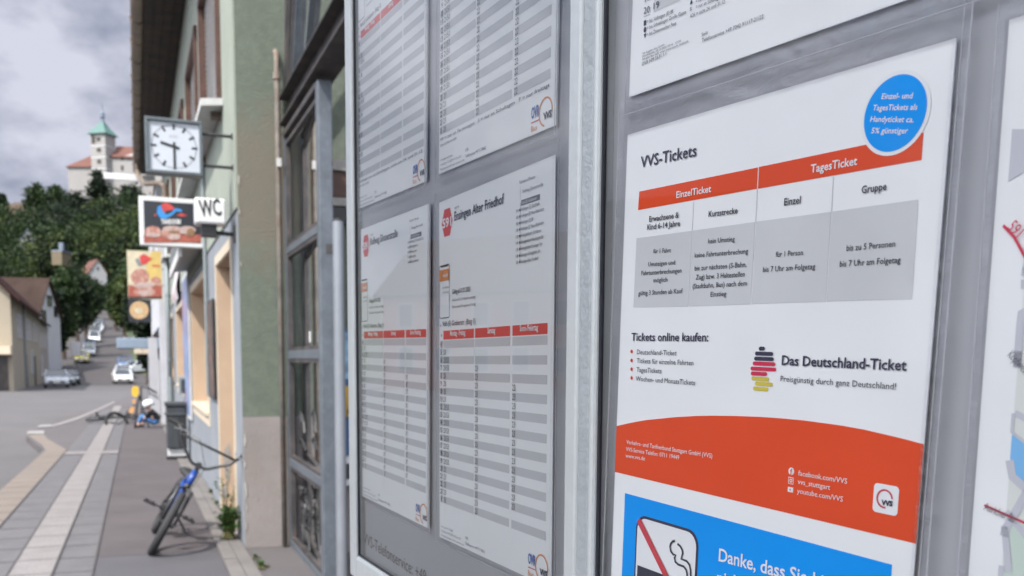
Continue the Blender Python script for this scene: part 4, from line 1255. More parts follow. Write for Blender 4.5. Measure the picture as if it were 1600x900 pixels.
for sg in (-1, 1):                                           # hands with five fingers resting on the frame
    w_ = bv[7] if sg < 0 else bv[10]; hv = [w_, w_ + Vector((-.03, 0, -.02))]; hr = [.022, .024]; he = [(0, 1)]
    for k in range(4):
        b0 = len(hv); yy = (-.021 + .014 * k); L = (.030, .036, .034, .026)[k]
        hv += [hv[1] + Vector((-.022, yy, -.008)), hv[1] + Vector((-.022 - L * .6, yy * 1.1, -.018)), hv[1] + Vector((-.022 - L * .8, yy * 1.1, -.036))]; hr += [.008, .007, .006]; he += [(1, b0), (b0, b0 + 1), (b0 + 1, b0 + 2)]
    b0 = len(hv); hv += [hv[1] + Vector((-.0, -sg * .028, -.008)), hv[1] + Vector((-.022, -sg * .036, -.022))]; hr += [.009, .007]; he += [(1, b0), (b0, b0 + 1)]
    skin_body('hand', hv, he, hr, M['skin'], ch_, sub=1)
for sg in (-1, 1):
    q = MB(); f0 = bv[14] if sg < 0 else bv[18]; q.blob(Vector((f0.x - .03, f0.y, zt(pb.y) + .035)), .085, .036, .034, 10, 6); q.build('shoe', M['blackcloth'], ch_, smooth=True)

# ------------------------------------------------------------------ yellow board on a leaning stand
yb = gnd(211, 670)
yt = thing('warning_board', 'small yellow board above orange panels on a leaning dark stand', 'board', yb)
Yd = yb.y
M['orangeboard'] = mat('orange_board', (.48, .24, .08), .5, .15, 6)
def flat(mb, pts, th=.02):
    mb.prism([at(x, y_, Yd) for x, y_ in pts], Vector((0, th, 0)))
q = MB(); flat(q, [(206 + 0, 606), (208, 603.5), (214, 603.5), (216.5, 606), (216.5, 616), (214, 620), (209, 620), (206, 616)]); q.build('plate', M['yellow'], yt)
q = MB(); flat(q, [(204, 637), (209, 635), (210, 642), (206, 646), (201, 644)]); q.build('panel', M['orangeboard'], yt)
q = MB(); flat(q, [(207, 624), (212, 624), (211, 630), (207, 631)]); q.build('panel', M['orangeboard'], yt)
q = MB(); q.tube([Vector((at(209, 660, Yd).x, Yd + .05, yb.z)), at(212, 640, Yd) + Vector((0, .05, 0)), at(216.5, 619, Yd) + Vector((0, .03, 0))], .018, 6); q.tube([at(217, 619, Yd) + Vector((0, .03, 0)), Vector((at(224, 650, Yd).x, Yd + .3, yb.z))], .014, 6); q.tube([at(211, 612, Yd) + Vector((0, .03, 0)), at(217, 619, Yd) + Vector((0, .03, 0))], .012, 6)
q.tube([at(205, 634, Yd) + Vector((0, .03, 0)), at(213, 633, Yd) + Vector((0, .05, 0))], .012, 6)
q.build('stand', M['blackmetal'], yt)
# ------------------------------------------------------------------ cars
def paint(name, col): return mat(name, col, .28, .03, 3, coat=.6)
M['carglass'] = mat('car_glass', (.02, .025, .03), .06, 0, spec=.8)
M['lamp'] = mat('headlamp', (.70, .72, .75), .15, .05, 8)
M['taillamp'] = mat('tail_lamp', (.35, .02, .02), .2, .05, 8)
M['plate'] = mat('number_plate', (.72, .72, .70), .4, 0)
M['rim'] = mat('wheel_rim', (.38, .39, .40), .3, .1, 8, metal=.8)
CARP = {k: paint('car_paint_' + k, c) for k, c in dict(silver=(.42, .44, .47), white=(.72, .72, .72), black=(.02, .022, .025), blue=(.05, .10, .22), grey=(.14, .15, .16), yellow=(.27, .22, .03), green=(.03, .09, .06), red=(.30, .02, .02)).items()}
def car_mesh(root, pm, tall=0.0):
    """x forward, length 4.2, width 1.76"""
    H1, H2 = .92, 1.46 + tall
    side = [(-2.05, .32), (-2.10, .62), (-2.02, .95), (-1.1, .98), (.85, .97), (1.75, .80), (2.06, .64), (2.10, .38), (1.95, .24), (-1.95, .24)]
    q = MB(); W = .88
    n = len(side); vs = []
    for y, sx in ((-W, .97), (-W * .92, 1.0), (W * .92, 1.0), (W, .97)):
        for x, z in side: vs.append((x * (1 if abs(y) < W else .985), y, z if abs(y) < W else .3 + (z - .3) * .93))
    fs = []
    for k in range(3):
        for i in range(n):
            j = (i + 1) % n; fs.append((k * n + i, k * n + j, (k + 1) * n + j, (k + 1) * n + i))
    fs += [tuple(range(n - 1, -1, -1)), tuple(range(3 * n, 4 * n))]
    q.add(vs, fs); body = q.build('body', pm, root, bevel=.05)
    q = MB()
    base = [(-1.98, .95), (1.0, .96)]; topl = [(-1.55, H2 - .04), (-.9, H2), (.05, H2 - .01)]
    prof = [(-2.0, .95), (-1.62, H2 - .06), (-.9, H2), (.02, H2 - .02), (.98, .955)]
    Wb, Wt = .84, .66
    vs = []
    for sg in (-1, 1):
        for x, z in prof: vs.append((x, sg * (Wb if z < 1 else Wt), z))
    fs = [(4, 3, 2, 1, 0), (5, 6, 7, 8, 9)] + [(i, i + 1, 6 + i, 5 + i) for i in range(4)]
    q.add(vs, fs); q.build('windows', M['carglass'], root)
    q = MB()
    q.add([(-1.60, -.665, H2 - .05), (-.9, -.665, H2 + .012), (.03, -.665, H2 - .005), (-1.60, .665, H2 - .05), (-.9, .665, H2 + .012), (.03, .665, H2 - .005)], [(0, 1, 4, 3), (1, 2, 5, 4)])
    for sg in (-1, 1):
        for a, b in (((.03, Wt, H2 - .01), (.97, Wb, .965)), ((-.62, Wt + .005, H2 - .01), (-.55, Wb + .005, .97)), ((-1.60, Wt, H2 - .06), (-1.96, Wb, .96))):
            q.bar((a[0], sg * a[1], a[2]), (b[0], sg * b[1], b[2]), .07, .05)
    q.build('roof', pm, root)
    for x in (-1.28, 1.28):
        for sg in (-1, 1):
            Mx = Matrix.Translation((x, sg * .80, .32)) @ Matrix.Rotation(pi / 2, 4, 'X')
            q = MB(); q.lathe([(.24, -.10), (.32, -.085), (.32, .085), (.24, .10)], Mx, 18); w_ = q.build('wheel', M['tyre'], root)
            q = MB(); q.lathe([(.06, -.112), (.225, -.105), (.225, .105), (.06, .112)], Mx, 14); q.build('rim', M['rim'], w_)
    for sg in (-1, 1):
        q = MB(); q.obox((1.86, sg * .58 - .17, .60), (.20, 0, -.035), (0, .34, 0), (0, 0, .14)); q.build('headlight', M['lamp'], root, bevel=.02)
        q = MB(); q.obox((-2.115, sg * .66 - .13, .70), (.06, 0, 0), (0, .26, 0), (0, 0, .20)); q.build('tail_light', M['taillamp'], root)
        q = MB(); q.cbox((.72, sg * .96, 1.0), .12, .18, .12); q.build('mirror', pm, root, bevel=.02)
    q = MB(); q.cbox((2.085, 0, .47), .06, 1.1, .16); q.build('grille', M['blackmetal'], root)
    q = MB(); q.cbox((2.125, 0, .46), .02, .52, .11); q.build('number_plate', M['plate'], root)
_first = {}
def car(P, yaw, col, label, tall=0.0, group='cars parked along the hill street'):
    key = (tall,)
    pitch = 0
    z = zt(P[1]) + ROADZ + .02
    dz = (zt(P[1] + 2) - zt(P[1] - 2)) / 4
    f = Vector((cos(yaw), sin(yaw), 0)); f.z = dz * f.y; f.normalize()
    s_ = ZZ.cross(f).normalized(); u_ = f.cross(s_)
    Rm = Matrix((f, s_, u_)).transposed()
    if key not in _first:
        t = thing('parked_car', label, 'car', (P[0], P[1], z), group, Rm.to_euler())
        keep = (t.location.copy(), t.rotation_euler.copy())
        t.location = (0, 0, 0); t.rotation_euler = (0, 0, 0)
        car_mesh(t, CARP[col], tall)
        for c in t.children_recursive: c.matrix_parent_inverse = Matrix.Identity(4)
        t.location, t.rotation_euler = keep
        _first[key] = t
        return t
    t = copy_tree(_first[key]); t['label'] = label
    t.location = (P[0], P[1], z); t.rotation_euler = Rm.to_euler()
    for c in t.children:
        if stem_(c.name) in ('body', 'roof', 'mirror'):
            c.data = c.data.copy(); c.data.materials[0] = CARP[col]
    return t
def stem_(n): return n.split('.')[0]
def on_road(x, Y): return (at(x, 500, Y).x, Y)
def hy(Y):  # heading down the hill
    Y = max(91, min(285, Y))
    dx = road_x(min(Y + 4, 289)) - road_x(max(Y - 4, 87)); return atan2(-8, -dx)
for x, Y, col, up, lab in (
        (84, 74, 'silver', 0, 'silver car parked at the corner of the cream house'),
        (96, 82, 'grey', 0, 'grey car parked right behind the silver car by the cream house'),
        (105, 90, 'black', 0, 'black car third in the row beside the cream house'),
        (126, 124, 'yellow', 0, 'yellow car parked on the left of the hill street'),
        (137, 134, 'silver', 0, 'silver car parked uphill of the yellow car'),
        (138, 139.5, 'grey', 0, 'grey car squeezed between the silver and the dark blue car uphill'),
        (151, 179, 'silver', 0, 'silver car between the grey and the white car high up the street'),
        (154.5, 194, 'blue', 0, 'blue car next to last in the row up the street'),
        (139, 145, 'blue', 0, 'dark blue car parked between a silver and a white car uphill'),
        (146.5, 158, 'white', .35, 'white van parked under the trees on the left of the hill street'),
        (148, 172, 'grey', 0, 'grey car parked uphill of the white van'),
        (153.5, 186, 'white', 0, 'white car parked high up the street on the left'),
        (156, 202, 'black', 0, 'black car at the upper end of the left row'),
        (188, 96, 'white', 0, 'white car facing downhill at the foot of the street on the right'),
        (189.5, 106, 'silver', 0, 'silver car parked close behind the white car on the right'),
        (193, 117, 'blue', 0, 'blue car third in the row on the right of the street')):
    car(on_road(x, Y), hy(Y), col, lab, .35 if 'van' in lab else 0.0)
car(on_road(209, 112), hy(112) - .9, 'white', 'white car standing crosswise behind the shop awning', 0.0)
car(on_road(201, 150), hy(150) - .2, 'white', 'white car under the trees on the right edge of the street')
# white board on the left verge
q = MB(); bP = at(119, 545, 117); g0 = zt(117)
wb = thing('white_board', 'pale grey board on two posts on the left verge of the hill street', 'board', (bP.x, bP.y, g0))
q.cbox((bP.x, bP.y, at(119, 545, 117).z), 1.0, .12, 1.75); q.build('panel', mat('pale_board', (.46, .46, .48), .6), wb, bevel=.08)
for dx in (-.35, .35):
    q = MB(); q.tube([(bP.x + dx, bP.y, g0 - .4), (bP.x + dx, bP.y, bP.z - .7)], .04, 6); q.build('post', M['greypipe'], wb)
# ------------------------------------------------------------------ houses
M['creamwall'] = mat('cream_house_wall', (0.323, 0.281, 0.217), .9, .06, .5, .1, 20, stain=(.38, .33, .28), stain_amt=.3, stain_scale=.2)
M['greywall'] = mat('grey_cream_wall', (0.289, 0.255, 0.230), .9, .08, .5, .1, 20, stain=(.22, .19, .17), stain_amt=.5, stain_scale=.25)
M['whitewall'] = mat('white_house_wall', (0.449, 0.449, 0.462), .9, .05, .5)
M['salmon'] = mat('salmon_house_wall', (.52, .26, .20), .9, .05, .5)
M['roofred'] = mat('red_roof_tiles', (.04, .019, .017), .9, .25, .6, .4, 3, spec=.1, stain=(.07, .035, .03), stain_amt=.6, stain_scale=.4)
M['roofbright'] = mat('orange_red_tiles', (0.120, 0.048, 0.036), .85, .15, .3)
M['slate'] = mat('blue_grey_slate', (.14, .17, .22), .7, .15, 1)
M['slate_roof'] = mat('brown_roof', (.04, .026, .022), .9, .25, .6, spec=.1)
M['copper'] = mat('green_copper', (0.064, 0.139, 0.124), .6, .15, .6)
M['darkwood'] = mat('dark_timber', (.05, .04, .035), .8, .3, 2)
M['palestone'] = mat('pale_house_wall', (0.306, 0.306, 0.315), .9, .05, .5)
M['bagcream'] = mat('cream_awning', (.62, .50, .38), .7, .06, 2)

def house(name, label, c, yaw, L, W, zg, eave, ridge, wall, roof, wins=(), over=.4, group=None, chim=False, doors=()):
    """ridge along local x; c = ground centre"""
    t = thing(name, label, 'house', (c[0], c[1], zg), group, (0, 0, yaw))
    Mx = Matrix.Translation((c[0], c[1], zg)) @ Matrix.Rotation(yaw, 4, 'Z')
    V = lambda x, y, z: Mx @ Vector((x, y, z))
    q = MB(); q.prism([V(-L / 2, -W / 2, -3), V(-L / 2, -W / 2, eave), V(-L / 2, 0, ridge), V(-L / 2, W / 2, eave), V(-L / 2, W / 2, -3)], V(L, 0, 0) - V(0, 0, 0))
    q.build('wall', wall, t)
    q = MB(); k = (ridge - eave) / (W / 2)
    for sg in (-1, 1):
        e = V(-L / 2 - over, sg * (W / 2 + over), eave - k * over + .06); r_ = V(-L / 2 - over, 0, ridge + .06)
        q.prism([e, r_, r_ + ZZ * .22, e + ZZ * .22], V(L + 2 * over, 0, 0) - V(0, 0, 0))
    ro = q.build('roof', roof, t)
    if chim:
        q = MB(); q.obox(V(L * .2, -.4, ridge - .8), V(.8, 0, 0) - V(0, 0, 0), V(0, .8, 0) - V(0, 0, 0), ZZ * 2); q.build('chimney', M['roofred'], ro)
    ax, ay = V(1, 0, 0) - V(0, 0, 0), V(0, 1, 0) - V(0, 0, 0)
    for face, a, z, w_, h_ in wins:
        if face in ('x+', 'x-'):
            sg = 1 if face == 'x+' else -1; o = V(sg * (L / 2 + .01), a - w_ / 2, z); e1 = ay * w_; n_ = ax * sg
        else:
            sg = 1 if face == 'y+' else -1; o = V(a - w_ / 2, sg * (W / 2 + .01), z); e1 = ax * w_; n_ = ay * sg
        f = MB(); u1 = e1.normalized(); b = .10
        f.obox(o - u1 * b - ZZ * b, e1 + u1 * 2 * b, ZZ * b, n_ * .08); f.obox(o - u1 * b + ZZ * h_, e1 + u1 * 2 * b, ZZ * b, n_ * .08)
        f.obox(o - u1 * b, u1 * b, ZZ * h_, n_ * .08); f.obox(o + e1, u1 * b, ZZ * h_, n_ * .08)
        fo = f.build('window', M['offwhite'] if wall is not M['whitewall'] else M['darkwood'], t)
        g_ = MB(); g_.obox(o, e1, ZZ * h_, n_ * .03); g_.build('pane', M['carglass'], fo)
    for face, a, w_, h_ in doors:
        sg = 1 if face == 'y+' else -1
        g_ = MB(); g_.obox(V(a - w_ / 2, sg * (W / 2 + .01), -.6), ax * w_, ZZ * (h_ + .6), ay * sg * .06); g_.build('door', M['darkwood'], t)
    return t, Mx
# cream corner house on the left
Pc = at(22, 606, 62); Pf = at(66, 598, 92)                  # near and far corner of its side wall
dv = Vector((Pf.x - Pc.x, Pf.y - Pc.y, 0)); L_ = dv.length; dv.normalize(); nv = Vector((-dv.y, dv.x, 0))   # nv to the left
Wd = 10.0; cc = Vector((Pc.x, Pc.y, 0)) + dv * L_ / 2 + nv * Wd / 2
z62 = zt(62)
ev = at(20, 459, 62).z - z62
wins = []
for a in (-11, -8.6, -2, 1.2, 6.5, 10): wins.append(('y-', a, 3.7, 1.0, 1.5))
wins += [('y-', 2.5, .9, 1.8, 1.8), ('x-', -1.5, 3.6, 1.0, 1.5), ('x-', 1.8, 3.6, 1.0, 1.5)]
hs, HM = house('corner_house', 'cream two storey corner house with a red tiled roof at the foot of the hill', cc, atan2(dv.y, dv.x), L_, Wd, z62, ev, ev + 5.2, M['creamwall'], M['roofred'], wins, .6, chim=True, doors=(('y-', 6, 1.2, 2.3), ('y-', -4.5, 1.3, 2.4)))
q = MB()
for a in (-6.0,):
    p = HM @ Vector((a, -Wd / 2 - .08, -.4)); q.tube([p, p + ZZ * (ev + .3)], .09, 8)
q.build('downpipe', M['greypipe'], hs)
q = MB(); k = 5.2 / (Wd / 2)
q.obox(HM @ Vector((-11, -2.6, ev + 2.3)), HM.to_3x3() @ Vector((13, 0, 0)), HM.to_3x3() @ Vector((0, 2.2, 0)), ZZ * 2.1); q.build('dormer', M['slate'], hs)
q = MB(); q.obox(HM @ Vector((-L_ / 2 - 1.6, -Wd / 2 + .0, 2.35)), HM.to_3x3() @ Vector((1.55, 0, -.0)), HM.to_3x3() @ Vector((0, Wd, 0)), ZZ * .55); q.build('awning', M['bagcream'], hs)
q = MB(); q.obox(HM @ Vector((-L_ / 2 - .05, -Wd / 2 + .3, -.6)), HM.to_3x3() @ Vector((.04, 0, 0)), HM.to_3x3() @ Vector((0, Wd - .6, 0)), ZZ * 2.8); q.build('shopfront', M['shopdark'], hs)
# white gable house behind it
zw = zt(112); wg = at(77, 438, 112).z - zw; we = at(92, 498, 115).z - zw
gc = at(77, 500, 112); c_ = Vector((gc.x - 5 * cos(radians(11)), 112 - 5 * sin(radians(11)), 0))
house('gable_house', 'white gabled house with a dark brown roof behind the cream corner house', (c_.x, c_.y), radians(11), 10, 9, zw, we, wg, M['whitewall'], M['slate_roof'], (('x+', .3, wg - 3.0, 1.6, 1.1), ('x+', 2.6, we + .3, 1.2, 1.1), ('x+', -2.2, we - .6, 1.4, 1.3)), .3)
# low dark ochre house further along the row
rcn = Vector((Pc.x, Pc.y, 0)) + dv * (L_ + 10.6) + nv * 4.3
house('row_house', 'shaded ochre house between the white gable and the parked cars', (rcn.x, rcn.y), atan2(dv.y, dv.x), 20, 8, zt(100), 6.3, 8.6, M['greywall'], M['roofred'], (('y-', -6, 3.6, .9, 1.4), ('y-', -1, 3.6, .9, 1.4), ('y-', 4, 3.6, .9, 1.4), ('y-', -4, .6, 1.1, 2.0)), .4)
# houses among the trees of the hillside
def hill_house(x0, x1, ytop, yb, Y, label, wall, roof, nm='hillside_house', yaw=90, win=True):
    yb += 14
    a, b = at(x0, ytop, Y), at(x1, ytop, Y); W = (b - a).length; zb = at(x0, yb, Y).z; H_ = at(x0, ytop, Y).z - zb
    wn = (('x-', 0, H_ * .55, W * .16, W * .22),) if win else ()
    return house(nm, label, ((a.x + b.x) / 2, Y + 5), radians(yaw), 10, W, zb, H_ * .45, H_, wall, roof, wn, .3)
hill_house(19, 42, 357, 376, 312, 'small white gabled house half hidden in the trees of the hillside', M['palestone'], M['slate'], yaw=118)
hill_house(120, 146, 405, 428, 268, 'white gabled house with a red roof above the street trees', M['palestone'], M['roofbright'], yaw=128)
t = thing('chimney_house', 'narrow tan house front among the hillside trees', 'house', at(89, 414, 280))
q = MB(); a = at(81, 414, 280); q.obox(a, at(97, 414, 280) - a, Vector((0, 6, 0)), ZZ * (at(81, 393, 280).z - a.z)); q.build('wall', mat('tan_house_wall', (.15, .12, .08), .9), t)
q = MB(); a = at(80.5, 393, 280); q.obox(a + ZZ * .02, at(97.5, 393, 280) - a, Vector((0, 6.2, 0)), ZZ * .5); q.build('roof', M['slate'], t)
a = at(92, 393, 280); q = MB(); q.obox(a + ZZ * .5, Vector((1.2, 0, 0)), Vector((0, 1.2, 0)), ZZ * 2.2); q.build('chimney', M['slate'], t)
# houses on the near left, outside the picture but mirrored in the glass of the case
house('street_house', 'salmon coloured house across the road', (-52, 40), radians(80), 16, 10, zt(40), 6.5, 10.5, M['salmon'], M['roofred'], [('y-', a, z, 1.1, 1.5) for a in (-6, -3, 0, 3, 6) for z in (1.2, 4.2)], .5)
house('street_house', 'white rendered house beside the salmon house', (-46, 16), radians(86), 18, 10, zt(16), 6.0, 10, M['whitewall'], M['roofred'], [('y-', a, z, 1.1, 1.5) for a in (-6, -3, 0, 3, 6) for z in (1.2, 4.0)], .5)

# ------------------------------------------------------------------ castle and town wall on the ridge
CY = 385.0
cs_ = thing('castle', 'white castle with red roofs and a tower with a green copper cap on the ridge', 'castle', at(165, 300, CY))
M['castlewall'] = mat('castle_white_wall', (0.274, 0.261, 0.257), .9, .06, .12, stain=(.24, .22, .21), stain_amt=.5, stain_scale=.08)
def cpt(x, y, dY=0): return at(x, y, CY + dY)
q = MB(); a = cpt(143, 320); tw = cpt(173, 320).x - a.x; ztop = cpt(150, 208).z
Mt = Matrix.Translation((a.x + tw / 2, CY + tw / 2, 0)) @ Matrix.Rotation(radians(-12), 4, 'Z')
def tb_(q, hx, z0, z1): q.obox(Mt @ Vector((-hx, -hx, z0)), Mt.to_3x3() @ Vector((2 * hx, 0, 0)), Mt.to_3x3() @ Vector((0, 2 * hx, 0)), ZZ * (z1 - z0))
hx = tw * .425
tb_(q, hx, a.z - 12, ztop); q.build('tower', M['castlewall'], cs_)
q = MB()
for y in (228, 246, 264, 282): z = cpt(150, y).z; tb_(q, hx + .12, z, z + .35)
q.build('string_course', M['offwhite'], cs_)
q = MB(); zt2 = cpt(156, 188).z
e = hx + 1.0
b4 = [Mt @ Vector((sx * e, sy * e, ztop)) for sx, sy in ((-1, -1), (1, -1), (1, 1), (-1, 1))]
m4 = [Mt @ Vector((sx * e * .45, sy * e * .45, ztop + (zt2 - ztop) * .62)) for sx, sy in ((-1, -1), (1, -1), (1, 1), (-1, 1))]
n4 = [Mt @ Vector((sx * .9, sy * .9, zt2)) for sx, sy in ((-1, -1), (1, -1), (1, 1), (-1, 1))]
vs = b4 + m4 + n4
q.add(vs, [(3, 2, 1, 0)] + [(i, (i + 1) % 4, 4 + (i + 1) % 4, 4 + i) for i in range(4)] + [(4 + i, 4 + (i + 1) % 4, 8 + (i + 1) % 4, 8 + i) for i in range(4)] + [(8, 9, 10, 11)])
q.build('tower_cap', M['copper'], cs_)
q = MB(); ct = Mt @ Vector((0, 0, 0)); z1 = cpt(156, 168).z; z0 = zt2
dz = z1 - z0
q.lathe([(.9, z0), (.7, z0 + dz * .35), (1.0, z0 + dz * .4), (.95, z0 + dz * .75), (.3, z1), (.15, cpt(156, 157).z)], Matrix.Translation((ct.x, ct.y, 0)), 10); q.build('lantern', M['slate'], cs_)
for y in (212, 229, 247, 265, 284):
    q = MB(); z = cpt(150, y).z; o = Mt @ Vector((-hx * .25, -hx - .10, z - 2.2)); q.obox(o, Mt.to_3x3() @ Vector((hx * .72, 0, 0)), Mt.to_3x3() @ Vector((0, .06, 0)), ZZ * 2.0); fo = q.build('window', M['offwhite'], cs_)
    q = MB(); o = Mt @ Vector((-hx * .25 + .15, -hx - .16, z - 2.05)); q.obox(o, Mt.to_3x3() @ Vector((hx * .72 - .3, 0, 0)), Mt.to_3x3() @ Vector((0, .05, 0)), ZZ * 1.7); q.build('pane', M['darkwood'], fo)
q = MB(); z = cpt(150, 213).z; o = Mt @ Vector((-hx * .85, -hx - .10, z - 2.6)); q.obox(o, Mt.to_3x3() @ Vector((hx * .5, 0, 0)), Mt.to_3x3() @ Vector((0, .06, 0)), ZZ * 3.0); q.build('belfry_opening', M['darkwood'], cs_)
# main hall, running away to the right behind the station's eaves
q = MB(); e0_, e1_ = cpt(172, 243, 3), cpt(252, 252, 3); rz = cpt(174, 222).z
zb = a.z - 14
q.prism([Vector((e0_.x, e0_.y, zb)), Vector((e0_.x, e0_.y, e0_.z)), Vector((e0_.x, e0_.y + 7, rz)), Vector((e0_.x, e0_.y + 14, e0_.z)), Vector((e0_.x, e0_.y + 14, zb))], Vector((e1_.x - e0_.x, 0, 0))); q.build('hall_wall', M['castlewall'], cs_)
q = MB(); A1, R1 = Vector((e0_.x, e0_.y - .8, e0_.z - .7)), Vector((e0_.x, e0_.y + 7, rz + .3))
q.prism([A1, R1, R1 + ZZ * .4, A1 + ZZ * .4], Vector((e1_.x - e0_.x, 0, -1.0))); q.build('hall_roof', M['roofbright'], cs_)
for x, y in ((191, 262), (191, 246), (214, 262), (232, 262)):
    q = MB(); o = cpt(x - 2, y + 4, 2.9); q.obox(o, Vector((1.1, 0, 0)), Vector((0, .1, 0)), ZZ * 1.9); q.build('window', M['darkwood'], cs_)
# left wing with a hipped roof
q = MB(); l0, l1 = cpt(106, 262, 4), cpt(143, 262, 4); zw_ = cpt(120, 258).z
q.obox(Vector((l0.x, l0.y, zb - 6)), Vector((l1.x - l0.x, 0, 0)), Vector((0, 13, 0)), ZZ * (zw_ - zb + 6)); q.build('wing_wall', M['castlewall'], cs_)
q = MB(); zr = cpt(143, 232).z; zl = cpt(113, 250).z
vs = [Vector((l0.x - .8, l0.y - .8, zw_)), Vector((l1.x, l0.y - .8, zw_)), Vector((l1.x, l0.y + 13.8, zw_)), Vector((l0.x - .8, l0.y + 13.8, zw_)), Vector((l0.x + 4, l0.y + 6.5, zl + .6)), Vector((l1.x, l0.y + 6.5, zr + .6))]
q.add(vs, [(0, 1, 5, 4), (1, 2, 5), (2, 3, 4, 5), (3, 0, 4), (3, 2, 1, 0)]); q.build('wing_roof', M['roofbright'], cs_)
twl = thing('town_wall', 'old brown stone wall on the ridge left of the castle', 'wall', at(15, 340, 372))
M['oldstone'] = mat('old_brown_stone', (.17, .125, .10), .95, .3, .6, .5, 3)
q = MB(); a, b = at(-30, 340, 372), at(37, 340, 372); random.seed(2); n = 9
for i in range(n):
    f0, f1 = i / n, (i + 1) / n; h = at(0, 316 + random.uniform(-1, 4), 372).z - a.z
    q.obox(a.lerp(b, f0) - ZZ * 4, (b - a) / n, Vector((0, 1.5, 0)), ZZ * (h + 4))
q.build('masonry', M['oldstone'], twl)
q = MB(); a, b = at(37, 352, 374), at(70, 358, 374); q.obox(a - ZZ * 4, b - a, Vector((0, 1.2, 0)), ZZ * (4 + at(40, 338, 374).z - at(40, 352, 374).z)); q.build('masonry', M['oldstone'], twl)

# ------------------------------------------------------------------ trees
M['leaf_dark'] = leaf_mat('dark_leaves', (.010, .019, .008), .5, .12)
M['leaf_mid'] = leaf_mat('green_leaves', (.024, .043, .013), .5, .15)
M['leaf_light'] = leaf_mat('light_leaves', (.052, .072, .020), .4, .2)
M['bark'] = mat('bark', (.07, .05, .04), .9, .3, 3, .4, 12)
def leaves(mb, c, rx, ry, rz, ncl, per, sz, shell=.55, cl=.22):
    for _ in range(ncl):
        while True:
            d = Vector((random.gauss(0, 1), random.gauss(0, 1), random.gauss(0, 1)))
            if d.length > .1: break
        d.normalize(); r = random.uniform(shell, 1.0) * (1 + .22 * noise.noise(d * 2.1 + Vector(c) * .37))
        cc = Vector(c) + Vector((d.x * rx * r, d.y * ry * r, d.z * rz * r))
        cr = cl * min(rx, rz) * random.uniform(.6, 1.3)
        for _ in range(per):
            p = cc + Vector((random.gauss(0, cr), random.gauss(0, cr), random.gauss(0, cr * .75)))
            a = Vector((random.gauss(0, 1), random.gauss(0, 1), random.gauss(0, 1))).normalized(); b = a.cross(Vector((random.gauss(0, 1), random.gauss(0, 1), random.gauss(0, 1)))).normalized()
            s = sz * random.uniform(.6, 1.3)
            mb.quad(p - a * s * .5, p + b * s * .35, p + a * s * .5, p - b * s * .35)
def tree_mesh(root, base, h, rx, rz, m, ncl, per, sz, seed, trunk=.3):
    random.seed(seed)
    base = Vector(base); top = base + ZZ * (h - rz * .9)
    q = MB(); q.tube([base - ZZ * 1.0, base + ZZ * h * .2, top], [trunk * 1.2, trunk, trunk * .45], 8)
    for k in range(6):
        a = random.uniform(0, 2 * pi); p0 = base.lerp(top, random.uniform(.5, .95)); p1 = p0 + Vector((cos(a) * rx * .6, sin(a) * rx * .6, rz * random.uniform(.2, .6)))
        q.tube([p0, p0.lerp(p1, .5) + ZZ * .2, p1], [trunk * .4, trunk * .28, trunk * .1], 6)
    q.build('trunk', M['bark'], root)
    q = MB(); c = base + ZZ * (h - rz)
    leaves(q, c, rx, rx, rz, ncl, per, sz)
    q.build('crown', m, root)
def tree(x, ybase, ytop, Y, halfpx, m, label, seed, ncl=150, per=26, sz=.55, group=None, name='street_tree'):
    b = at(x, ybase, Y); b.z = max(ground_z(b.x, b.y) - .1, b.z) if ybase is None else ground_z(b.x, b.y) - .2
    h = at(x, ytop, Y).z - b.z; rx = halfpx * Y / F_PX
    t = thing(name, label, 'tree', b, group)
    tree_mesh(t, b, h, rx, max(h * .40, rx * .7), m, ncl, per, sz, seed)
    return t
G = 'trees lining the hill street'
for x, yt_, Y, hp, mm, lab, sd in (
        (100, 415, 128, 22, 'leaf_mid', 'broad green tree at the lower end of the row left of the street', 1),
        (122, 418, 146, 20, 'leaf_dark', 'dark green tree second in the row left of the street', 2),
        (136, 425, 165, 17, 'leaf_mid', 'green tree third in the row left of the street', 3),
        (145, 432, 190, 15, 'leaf_dark', 'dark tree fourth in the row left of the street', 4),
        (152, 440, 225, 13, 'leaf_mid', 'tree at the upper end of the row left of the street', 5),
        (196, 428, 150, 15, 'leaf_light', 'light green tree at the right side of the street', 6),
        (183, 434, 185, 13, 'leaf_mid', 'green tree second on the right side of the street', 7),
        (174, 445, 225, 11, 'leaf_dark', 'dark tree at the upper right end of the street', 8),
        (165, 450, 275, 14, 'leaf_dark', 'dark tree closing the view at the top of the street', 9),
        (222, 440, 140, 22, 'leaf_dark', 'dark tree behind the hanging food signs', 10),
        (232, 470, 90, 13, 'leaf_dark', 'dark bushy tree just beyond the shop awning', 18),
        (92, 450, 118, 14, 'leaf_dark', 'dark tree between the ochre house and the parked cars', 19)):
    tree(x, 560, yt_, Y, hp, M[mm], lab, sd, group=G)
for x, yt_, Y, hp, mm, lab, sd in (
        (157, 268, 372, 15, 'leaf_dark', 'dark tree rising in front of the castle tower', 11),
        (60, 288, 372, 15, 'leaf_mid', 'rounded tree on the ridge between wall and castle', 12),
        (6, 302, 366, 9, 'leaf_dark', 'dark tree above the old town wall', 13),
        (163, 312, 335, 20, 'leaf_light', 'lighter olive green tree on the slope below the castle', 14),
        (120, 300, 350, 20, 'leaf_dark', 'large dark tree left below the castle', 15),
        (92, 290, 360, 16, 'leaf_mid', 'green tree on the ridge just left of the castle', 16),
        (208, 290, 360, 18, 'leaf_dark', 'dark tree right below the castle hall', 17)):
    tree(x, 400, yt_, Y, hp, M[mm], lab, sd, ncl=150, per=22, sz=1.1, name='hillside_tree')
